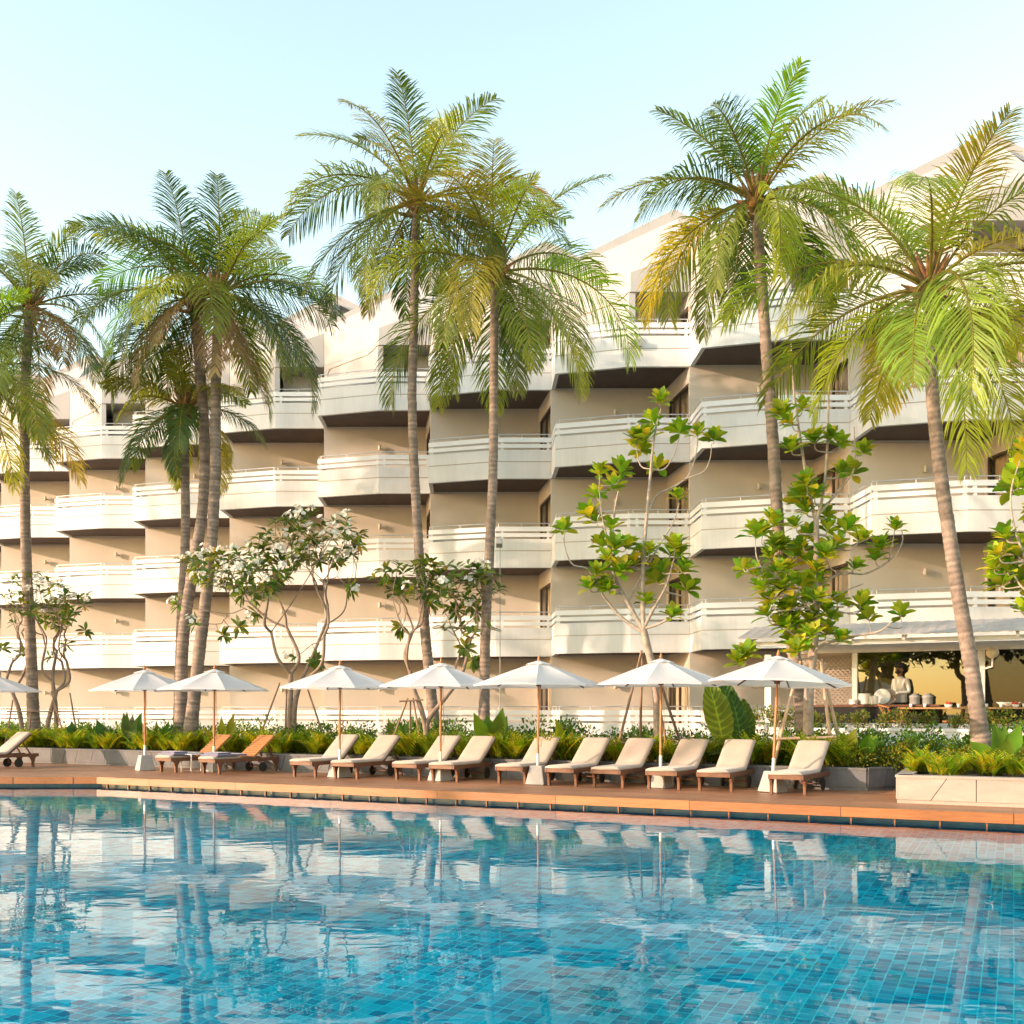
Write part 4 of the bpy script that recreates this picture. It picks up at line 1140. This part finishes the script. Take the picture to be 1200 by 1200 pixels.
OB = (.12, .40, .72, .98, 1.0, .72, .15)
def rosette_tree(base, Y, limbs, ros, seed, label, name='rosette_tree', depth=.7, bare=()):
    rs = random.Random(seed); t = thing(name, base, label, 'tree'); B0 = Vector(base)
    b = MB(); col = (.42, .345, .285); nodes = []
    for li, (pts, r0, r1) in enumerate(limbs):
        zo = rs.uniform(-depth, depth) if li else 0; P = []
        for i, (x, y) in enumerate(pts):
            P.append(at(x, y, Y + (zo * i / (len(pts) - 1))) - B0)
        if li == 0: P[0].z = min(P[0].z, 0)
        elif nodes:
            q = min(nodes, key=lambda n_: (n_[0] - P[0]).length); P[0] = q[0].copy()
        sp = spline(P, 6) if len(P) > 2 else P
        m = len(sp) - 1
        b.tube(sp, [lerp(r0, r1, i / m) for i in range(m + 1)], 8, 0, col if li else (.36, .29, .24))
        nodes += [(p, lerp(r0, r1, i / m)) for i, p in enumerate(sp)]
    lf = MB()
    for i, (x, y) in enumerate(ros):
        e = at(x, y, Y + rs.uniform(-depth, depth) * .8) - B0
        q = min(nodes, key=lambda n_: (n_[0] - e).length + (0 if n_[0].z < e.z - .05 else .6))
        e.y = lerp(q[0].y, e.y, .6)
        d = e - q[0]
        if d.length > .08:
            mid = q[0] + d * .55 + Vector((d.x * .25, 0, -.18 * d.length)); stem(b, [q[0], mid, e], min(q[1] * .8, .022), .009, col, 6)
            dd = (e - mid).normalized()
        else: dd = Vector((0, 0, 1))
        dd = (dd + Vector((0, 0, .7))).normalized(); sd = dd.orthogonal().normalized(); s2 = dd.cross(sd)
        nl = rs.randint(14, 21); big = rs.uniform(.8, 1.15)
        for k in range(nl):
            a = k * 2.4 + rs.random() * .4; o = sd * math.cos(a) + s2 * math.sin(a); f_ = k / nl
            ld = (o + dd * lerp(1.9, .15, f_)).normalized()
            x_ = rs.random(); c = (.15, .30, .02) if x_ < .35 else ((.31, .43, .027) if x_ < .75 else (.52, .50, .035))
            c = tuple(v * rs.uniform(.8, 1.15) for v in c)
            L_ = rs.uniform(.30, .43) * big * lerp(.75, 1, f_)
            lf.leaf(e + dd * lerp(.05, -.06, f_), ld, dd, L_, L_ * .46, OB, bend=rs.uniform(.1, .5), fold=.25, col=c, wav=.10)
    b.build('trunk', M['bark'], t); lf.build('foliage', M['leaf'], t)
    return t
bp_ = bed(772, 1.4, .36)
rosette_tree(bp_, bp_.y, [
    ([(772, 890), (769, 810), (758, 755), (754, 737)], .10, .075),
    ([(754, 737), (753, 690), (755, 640), (762, 560), (767, 510), (775, 478)], .055, .016),
    ([(754, 740), (738, 710), (722, 680), (716, 650), (718, 620), (722, 588), (727, 568)], .05, .014),
    ([(754, 742), (730, 725), (712, 705), (703, 692)], .045, .016),
    ([(705, 694), (690, 668), (672, 662), (664, 648), (660, 630)], .02, .010),
    ([(716, 650), (706, 606), (702, 570)], .022, .011),
    ([(754, 737), (765, 715), (780, 688), (790, 655)], .045, .016),
    ([(756, 737), (775, 730), (790, 718)], .035, .014),
    ([(740, 705), (755, 670), (775, 635), (790, 610), (796, 590)], .028, .011),
    ([(763, 596), (770, 580), (790, 570), (806, 558), (815, 535), (818, 514)], .024, .010),
    ([(806, 559), (824, 553), (832, 538), (834, 520)], .014, .009),
    ([(765, 548), (778, 550), (790, 533), (796, 514)], .016, .009),
    ([(764, 549), (752, 547), (747, 533), (746, 516)], .016, .009)],
    [(775, 468), (765, 495), (758, 513), (745, 513), (750, 528), (769, 550), (795, 508), (818, 508), (835, 516), (727, 555), (718, 572), (702, 556), (700, 582),
     (690, 605), (698, 612), (716, 620), (660, 624), (705, 640), (712, 655), (700, 672), (692, 688), (708, 688), (728, 668), (722, 640), (755, 652), (762, 645), (744, 660),
     (792, 640), (796, 650), (775, 670), (768, 682), (800, 668), (803, 692), (757, 706), (788, 722), (795, 583), (785, 650), (735, 640), (714, 690)],
    12, 'young staked tree with pale bare limbs and sparse rosettes of yellow green leaves')
bp_ = bed(947, 1.2, .36)
rosette_tree(bp_, bp_.y, [
    ([(947, 890), (948, 810), (955, 740), (956, 690), (957, 640), (956, 600)], .115, .05),
    ([(956, 610), (947, 570), (938, 515), (931, 465), (928, 425), (927, 400)], .04, .012),
    ([(957, 610), (966, 570), (970, 510), (971, 455), (971, 437)], .035, .012),
    ([(957, 605), (985, 572), (1001, 548), (1001, 500)], .03, .010),
    ([(948, 780), (960, 758), (1000, 746), (1030, 740), (1046, 728)], .045, .012),
    ([(957, 690), (985, 672), (1015, 672), (1045, 655), (1057, 636), (1057, 622)], .03, .010),
    ([(956, 720), (935, 700), (915, 680), (895, 665), (875, 668)], .03, .012),
    ([(956, 740), (938, 715), (925, 690), (910, 660), (895, 635)], .03, .012),
    ([(957, 710), (985, 695), (1012, 684)], .02, .010),
    ([(950, 800), (930, 805), (905, 805), (888, 795), (878, 780)], .025, .012)],
    [(926, 427), (920, 482), (940, 478), (926, 497), (929, 525), (957, 515), (975, 512), (983, 522), (1010, 530), (986, 552), (996, 557), (948, 565), (957, 580), (940, 580),
     (910, 612), (885, 627), (898, 622), (868, 668), (888, 672), (904, 652), (903, 684), (933, 616), (945, 628), (968, 622), (990, 622), (930, 650), (972, 650), (980, 640), (1013, 630),
     (1005, 664), (1025, 655), (1033, 642), (935, 685), (955, 685), (905, 706), (914, 732), (934, 730), (925, 752), (950, 728), (980, 706), (1006, 710), (1010, 726), (1046, 722),
     (985, 750), (965, 742), (938, 762), (1057, 616), (918, 690), (945, 705), (960, 668), (912, 635), (925, 668), (960, 700), (970, 725), (900, 720), (925, 715), (895, 690), (918, 640), (940, 640), (948, 660), (965, 650), (930, 708), (942, 690), (950, 705), (925, 735), (940, 745), (955, 745), (968, 715), (945, 600), (965, 605), (935, 590), (912, 668), (880, 768), (872, 775), (880, 800)],
    15, 'dense rosette leaved tree with glossy yellow green foliage in front of the restaurant screen', depth=.9)
Y3 = 18.6
q = at(1232, 880, Y3); q.z = .4
rosette_tree(q, Y3, [([(1232, 880), (1228, 760), (1222, 680)], .10, .06), ([(1222, 690), (1200, 650), (1187, 610), (1185, 575), (1195, 540)], .03, .010),
    ([(1222, 690), (1200, 690), (1185, 668)], .03, .012), ([(1226, 740), (1205, 725), (1195, 715)], .025, .012), ([(1222, 680), (1235, 600), (1240, 520)], .04, .012)],
    [(1196, 530), (1188, 555), (1180, 575), (1192, 570), (1178, 630), (1165, 665), (1172, 650), (1182, 668), (1190, 650), (1195, 690), (1170, 685), (1198, 715), (1200, 640), (1205, 560), (1215, 600), (1225, 560), (1240, 510), (1210, 660), (1230, 640), (1190, 680)],
    18, 'rosette leaved tree at the right edge with only its left branches in the picture', depth=.6)

# stakes bound round the young trees
def stakes(px_pairs, bars, Y, label, mat, r=.03):
    pts0 = [at(x0, y0, Y + d0) for (x0, y0, d0, x1, y1, d1) in px_pairs]
    o3 = sum(pts0, Vector()) / len(pts0); o3.z = .36
    t = thing('tree_stakes', o3, label, 'tree stakes')
    for (x0, y0, d0, x1, y1, d1) in px_pairs:
        a = at(x0, y0, Y + d0); a.z = .3; c = at(x1, y1, Y + d1); a, c = a - o3, c - o3
        m = a.lerp(c, .5) + Vector((rnd(-.02, .02), rnd(-.02, .02), 0))
        b = MB(); b.tube([a, m, c], [r * 1.1, r, r * .8], 7); b.build('pole', M[mat], t)
    for (x0, y0, d0, x1, y1, d1) in bars:
        a, c = at(x0, y0, Y + d0) - o3, at(x1, y1, Y + d1) - o3
        b = MB(); b.tube([a, c], r * .85, 7); b.build('crossbar', M[mat], t)
Y = bed(772, 1.4).y
stakes([(718, 885, -.5, 752, 762, 0), (750, 885, .6, 753, 765, 0), (786, 885, -.5, 760, 765, 0), (806, 880, .3, 764, 768, 0)], [(716, 872, -.5, 790, 868, -.5), (720, 868, -.4, 808, 866, .3)], Y, 'reddish bark stakes propping the sparse young tree', 'stick')
Y = bed(947, 1.2).y
stakes([(905, 885, -.5, 938, 775, -.1), (978, 885, -.5, 962, 775, -.1), (990, 880, .5, 962, 772, 0)], [(905, 866, -.45, 980, 864, -.45), (975, 862, -.4, 1005, 868, .4)], Y, 'pale timber stakes propping the dense rosette tree', 'stickpale', .035)
Y = bed(338, 1.6).y
stakes([(296, 880, -.4, 328, 800, 0), (334, 890, .5, 336, 805, 0), (385, 885, -.4, 358, 800, 0)], [(335, 868, -.4, 385, 868, -.4)], Y, 'dark stakes leaning on the wide flowering frangipani', 'stick', .026)
Y = bed(500, 1.5).y
stakes([(450, 880, -.4, 478, 818, 0), (481, 885, .4, 481, 820, 0), (497, 885, -.4, 484, 818, 0)], [(468, 822, -.1, 496, 820, -.1)], Y, 'dark stakes tied to the small frangipani with pale stems', 'stick', .026)
Y = bed(62, 1.6).y
stakes([(5, 875, -.4, 15, 820, 0), (32, 885, -.5, 36, 835, -.2), (78, 880, -.5, 60, 810, 0), (95, 870, .3, 82, 812, .2)], [(8, 834, -.2, 92, 834, -.1), (22, 868, -.5, 80, 866, -.5)], Y, 'low stake frame round the twisting frangipani stems at the left edge', 'stick', .026)

# ------------------------------------------------------------------ bed planting
def shrub_mesh(seed, w, h, n, cols, ls=.075, stems=True):
    rs = random.Random(seed); b = MB()
    blobs = [(Vector((rs.uniform(-.5, .5) * w, rs.uniform(-.5, .5) * w * .7, h * rs.uniform(.25, .72))), rs.uniform(.22, .36) * w) for _ in range(9)]
    for i in range(n):
        c, r = rs.choice(blobs)
        d = Vector((rs.gauss(0, 1), rs.gauss(0, 1), rs.gauss(.25, 1))).normalized()
        p = c + d * r * rs.uniform(.55, 1.08)
        if p.z < .02: p.z = rs.uniform(.03, .2)
        ld = (d + Vector((rs.uniform(-.7, .7), rs.uniform(-.7, .7), rs.uniform(-.2, .8)))).normalized()
        col = rs.choice(cols); col = tuple(v * rs.uniform(.7, 1.25) for v in col)
        L_ = ls * rs.uniform(.7, 1.35)
        b.leaf(p, ld, d + Vector((0, 0, .5)), L_, L_ * .55, (.15, .9, 1, .1), bend=.2, fold=.2, col=col)
    for i in range(10):
        c, r = rs.choice(blobs); b.tube([(c.x * .3, c.y * .3, 0), tuple(c * .7), tuple(c + Vector((0, 0, r * .6)))], [.015, .01, .005], 4, 0, (.10, .075, .045), cap=False)
    return b
def fern_mesh(seed, h, nf, cols, k=11):
    rs = random.Random(seed); b = MB()
    for f_ in range(nf):
        az = f_ * 2.4 + rs.uniform(-.4, .4); el = R(rs.uniform(58, 88)); p = Vector((rs.uniform(-.12, .12), rs.uniform(-.12, .12), 0)); L_ = h * rs.uniform(.7, 1.25); dr = R(rs.uniform(25, 75))
        col = rs.choice(cols); pts = [p.copy()]; ds = []
        for i in range(k):
            e = el - dr * (i / k) ** 1.4; d = Vector((math.cos(e) * math.cos(az), math.cos(e) * math.sin(az), math.sin(e))); ds.append(d); p = p + d * L_ / k; pts.append(p.copy())
        lat = Vector((-math.sin(az), math.cos(az), 0))
        for i in range(2, k + 1):
            t_ = i / k; l2 = h * .34 * math.sin(math.pi * min(.97, .15 + .85 * t_)) * rs.uniform(.8, 1.2)
            for sd in (-1, 1):
                c = tuple(v * rs.uniform(.75, 1.2) for v in col)
                b.leaf(pts[i], lat * sd + ds[i - 1] * .8 + Vector((0, 0, .15)), (0, 0, 1), l2 + .02, .04, (.5, 1, .7, .05), bend=.25, fold=.1, col=c)
        b.tube(pts, .006, 3, 0, (.12, .15, .03), cap=False)
    return b
HG = [(.06, .15, .026), (.10, .21, .032), (.17, .29, .04)]
YG = [(.36, .50, .035), (.52, .58, .04), (.64, .58, .04), (.26, .42, .035)]
def scatter_copies(metas, name, spots, label, cat, group, sc=(.85, 1.2), lab2=None):
    protos = []
    used = set()
    for i, (p, s) in enumerate(spots):
        k = i % len(metas)
        if k not in used:
            o = metas[k].build(name, M['leaf']); protos.append(o); used.add(k)
        else:
            o = protos[k].copy(); C.objects.link(o)
        o.location = p; o.scale = (s, s, s * rnd(.9, 1.1)); o.rotation_euler = (0, 0, rnd(0, 6.28))
        tag(o, label, cat, group)
hedge = [shrub_mesh(100 + i, 1.25, .85, 1500, HG) for i in range(3)]
sp_ = []
px = -60.0
while px < 880:
    p = bed(px, rnd(2.0, 2.7), .34); sp_.append((p, rnd(.85, 1.05))); px += 1.0 * F / p.y * .95
px = 890.0
while px < 1330:
    p = bed(px, rnd(1.2, 1.9), .34); sp_.append((p, rnd(.75, .95))); px += 40
scatter_copies(hedge, 'hedge_shrub', sp_, 'dark green clipped shrub in the hedge at the back of the planting bed', 'shrub', 'dark green hedge shrubs')
ferns = [fern_mesh(200 + i, .66, 30, YG) for i in range(4)]
sp_ = []
px = -40.0
while px < 1000:
    p = bed(px, rnd(.35, 1.3), .34); sp_.append((p, rnd(.7, 1.05))); px += rnd(.2, .36) * F / p.y
scatter_copies(ferns, 'fern', sp_, 'bright yellow green fern behind the grey slate planter wall', 'fern', 'yellow green ferns in the long planter')
sp_ = []
for i in range(40):
    x = rnd(6.6, 12.5); y0 = 16.6 - (x - 6.2) * .495; sp_.append((Vector((x, y0 + rnd(.35, 2.3), .38)), rnd(.6, .95)))
scatter_copies([fern_mesh(230 + i, .5, 26, YG) for i in range(3)], 'fern', sp_, 'bright yellow green fern in the pale right planter', 'fern', 'yellow green ferns in the pale planter')
# low yellow shrubs between them on the right
sp_ = []
px = 985.0
while px < 1330:
    p = bed(px, rnd(.5, .9), .34); sp_.append((p, rnd(.5, .7))); px += 27
scatter_copies([shrub_mesh(300 + i, 1.1, .8, 1000, [(.18, .21, .02), (.30, .29, .03), (.10, .15, .02)], .07) for i in range(2)], 'golden_shrub', sp_, 'low olive gold shrub in front of the hedge below the restaurant', 'shrub', 'olive gold shrubs below the restaurant')
# potted shrubs on the white terrace wall
sp_ = []
px = 880.0
while px < 1330:
    q = rp(px, -.28); sp_.append((Vector((q.x, q.y, 1.02)), rnd(.42, .6))); px += rnd(23, 31)
scatter_copies([shrub_mesh(320 + i, .9, 1.0, 420, [(.10, .17, .03), (.19, .24, .04), (.28, .26, .06)], .10) for i in range(3)], 'terrace_shrub', sp_, 'small feathery shrub planted along the white restaurant terrace wall', 'shrub', 'small shrubs on the terrace wall')

LANC = (.12, .5, .85, 1.0, .95, .7, .35, .04)
def broad_plant(p, n, L_, W_, col, seed, label, name='paddle_leaf_plant', face=None, el=(55, 85)):
    rs = random.Random(seed); b = MB()
    for k in range(n):
        az = k * 2.4 + rs.uniform(-.3, .3) if face is None else face + rs.uniform(-1.0, 1.0); e = R(rs.uniform(*el)); l2 = L_ * rs.uniform(.75, 1.15)
        d = Vector((math.cos(az) * math.cos(e), math.sin(az) * math.cos(e), math.sin(e)))
        st = Vector((math.cos(az), math.sin(az), 0)) * .04; en = st + d * l2 * .35
        b.tube([st, en], [.016, .01], 5, 0, (.12, .16, .03), cap=False)
        up = Vector((-d.x * .4 + rs.uniform(-.3, .3), -1, .4))
        c = tuple(v * rs.uniform(.75, 1.2) for v in col)
        b.leaf(en, d, up, l2, W_ * rs.uniform(.85, 1.15), LANC, bend=rs.uniform(.05, .3), fold=.3, col=c, wav=.06)
    o = b.build(name, M['leaf']); o.location = p; tag(o, label, 'plant')
broad_plant(bed(577, .9, .36), 7, .85, .34, (.13, .24, .02), 1, 'paddle leaved plant with wide upright leaves beside the conduit palm')
broad_plant(bed(664, .7, .36), 5, .7, .2, (.22, .27, .02), 2, 'narrow yellow paddle plant right of the parasol near the conduit palm')
broad_plant(bed(262, .9, .36), 7, .75, .2, (.17, .23, .02), 3, 'yellow green paddle plant above the right slatted lounger')
broad_plant(bed(128, 1.0, .36), 6, .62, .28, (.04, .12, .03), 4, 'blue green paddle plant left of the parasol before the palm cluster')
broad_plant(bed(152, 1.0, .36), 7, .78, .26, (.06, .15, .03), 5, 'taller green paddle plant in front of the parasol before the palm cluster')
broad_plant(bed(90, 1.1, .36), 6, .55, .26, (.035, .11, .03), 6, 'low blue green paddle plant beside the twisting frangipani')
broad_plant(bed(187, 1.0, .36), 6, .62, .2, (.07, .16, .03), 7, 'green paddle plant just left of the palm cluster trunks')
broad_plant(bed(468, 1.2, .36), 4, .8, .22, (.09, .18, .02), 8, 'upright green paddle plant behind the stakes of the small frangipani')
broad_plant(bed(985, .55, .36), 6, .55, .34, (.26, .28, .02), 9, 'round leaved yellow plant beside the last lounger and the grey planter corner')
broad_plant(bed(1007, .7, .36), 5, .55, .3, (.14, .24, .02), 10, 'round leaved green plant right of the yellow one by the planter corner')
q = gnd(1188, 909, .4); broad_plant(Vector((q.x, q.y + .5, .4)), 5, .6, .3, (.12, .25, .02), 11, 'broad leaved plant at the right end of the pale planter')
# giant heart-shaped leaves
def giant_leaf(b, base, d, up, L_, W_, col, seed):
    rs = random.Random(seed)
    d = Vector(d).normalized(); side = d.cross(Vector(up)).normalized(); nr = side.cross(d).normalized()
    n, m = 48, 9; vs = []; cs = []
    for i in range(n + 1):
        t = i / n; w = (math.sin(math.pi * min(1, t * 1.0 + .0)) ** .55) * (1.12 - .42 * t) if 0 < t < 1 else .02
        for k in range(-m, m + 1):
            x = k / m
            back = -.16 * L_ * abs(x) * (1 - t) ** 2 if t < .5 else 0
            p = Vector(base) + d * (L_ * t + back + .05 * L_ * abs(x) * t) + side * (x * w * W_ / 2) + nr * (.10 * W_ * abs(x) ** 1.4 + .018 * math.sin((i - abs(k) * .9) * 1.047) - .22 * L_ * t * t)
            vs.append(p); vein = ((i - abs(k) * .9) % 6) < 1.3
            cs.append(tuple(v * (2.4 if k == 0 else (1.7 if vein else rs.uniform(.8, 1.05))) for v in col))
    q = 2 * m + 1; s0 = len(b.v)
    b.add(vs, [(i * q + k, i * q + k + 1, (i + 1) * q + k + 1, (i + 1) * q + k) for i in range(n) for k in range(q - 1)], smooth=True)
    b.c[s0:] = cs
p0 = bed(847, .9, .36)
b = MB()
def al(px, py, dy=0): return at(px, py, p0.y + dy) - p0
for (x0, y0, x1, y1, dy, w, col, sd) in ((846, 864, 836, 806, -.35, .64, (.17, .23, .02), 1), (868, 866, 861, 816, -.15, .46, (.06, .13, .025), 2), (856, 856, 852, 803, .35, .6, (.05, .11, .025), 3), (876, 866, 874, 824, .1, .4, (.10, .17, .02), 4)):
    a, c = al(x0, y0, dy), al(x1, y1, dy + .15)
    giant_leaf(b, a, c - a, (0.1, -1, .25), (c - a).length * 1.12, w, col, sd)
    b.tube([(0, 0, 0), a * .6 + Vector((0, .05, 0)), a], [.03, .025, .015], 6, 0, (.20, .22, .03), cap=False)
giant_leaf(b, al(862, 880, -.4), (-.9, -.4, .05), (0, -.4, 1), .6, .35, (.10, .13, .02), 7)
o = b.build('elephant_ear_plant', M['leaf']); o.location = p0; tag(o, 'elephant ear plant with giant heart shaped leaves behind the loungers', 'plant')

# ------------------------------------------------------------------ big trees beyond the pool: they shade the hotel and mirror in its window
def shade_tree(p, h, w, seed, label, n=5200, ls=.40):
    rs = random.Random(seed); t = thing('shade_tree', (p[0], p[1], -.16), label, 'tree', 'big shade trees round the pool')
    b = MB(); tips = [Vector((rs.gauss(0, .3) * w, rs.gauss(0, .3) * w, h * rs.uniform(.62, .98))) for _ in range(18)]
    fk = Vector((rs.uniform(-.5, .5), rs.uniform(-.5, .5), h * .42))
    stem(b, [(0, 0, 0), fk * .5 + Vector((.2, 0, 0)), fk], .38, .26, (.16, .12, .09), 9)
    out = []; grow_tree(b, tips, fk, .24, (.16, .12, .09), rs, out=out); b.build('trunk', M['bark'], t)
    c = MB()
    for e, d in out:
        r = rs.uniform(.16, .28) * w
        for k in range(n // 18):
            q = e + Vector((rs.gauss(0, .45), rs.gauss(0, .45), rs.gauss(0, .30))) * r
            dr = Vector((rs.gauss(0, 1), rs.gauss(0, 1), rs.gauss(0, .7)))
            col = tuple(v * rs.uniform(.7, 1.3) for v in (.06, .10, .022))
            L_ = ls * rs.uniform(.7, 1.3); c.leaf(q, dr, (0, 0, 1), L_, L_ * .55, (.2, 1, .8, .1), col=col)
    c.build('crown', M['leaf'], t); return t
for i, (x, y, h, w) in enumerate(((-50, 3, 28, 10), (-54, 11, 28, 10), (-50, 19, 27, 10), (-53, 28, 26, 8))):
    shade_tree((x, y), h, w, 400 + i, 'broad leaved shade tree far to the left of the pool, outside the picture')
for i, (x, y, h, w) in enumerate(((-7, -9, 8, 6), (-1.5, -13, 9.5, 7), (-13, -12, 9, 7), (4, -16, 11, 7), (-11, -7, 7.5, 6), (-16, -8, 8, 6), (-5, -18, 11, 8))):
    shade_tree((x, y), h, w, 420 + i, 'broad leaved shade tree behind the near bank, mirrored in the restaurant window')

# ------------------------------------------------------------------ light, sky, camera
SUN_EL, SUN_AZ = R(13), R(252)      # azimuth clockwise from +Y: low on the left, a little behind the viewer
sd = bpy.data.lights.new('sun', 'SUN'); sd.energy = 2.15; sd.angle = R(.5); sd.color = (1, .69, .50)
so = bpy.data.objects.new('sun', sd); C.objects.link(so)
tosun = Vector((math.sin(SUN_AZ) * math.cos(SUN_EL), math.cos(SUN_AZ) * math.cos(SUN_EL), math.sin(SUN_EL)))
so.rotation_euler = tosun.to_track_quat('Z', 'Y').to_euler(); so.location = tosun * 60
w = bpy.data.worlds.new('World'); bpy.context.scene.world = w; w.use_nodes = True
t = w.node_tree; bg = t.nodes['Background']
sk = t.nodes.new('ShaderNodeTexSky'); sk.sky_type = 'NISHITA'; sk.sun_disc = False
sk.sun_elevation = SUN_EL; sk.sun_rotation = SUN_AZ; sk.air_density = 1.38; sk.dust_density = 0.6; sk.ozone_density = 0.0
t.links.new(sk.outputs[0], bg.inputs[0]); bg.inputs[1].default_value = .15

cd = bpy.data.cameras.new('camera'); cam = bpy.data.objects.new('camera', cd); C.objects.link(cam)
cam.location = (0, 0, EYE); cam.rotation_euler = (R(90), 0, 0)
cd.sensor_width = 36; cd.sensor_fit = 'HORIZONTAL'; cd.lens = 36; cd.shift_y = (HOR - 600) / 1200; cd.clip_end = 3000
sc = bpy.context.scene; sc.camera = cam
sc.view_settings.view_transform = 'Standard'; sc.view_settings.look = 'None'; sc.view_settings.gamma = 1
sc.view_settings.exposure = 1.85
sc.cycles.max_bounces = 8; sc.cycles.transparent_max_bounces = 12
sc.cycles.caustics_refractive = True; sc.cycles.sample_clamp_indirect = 6
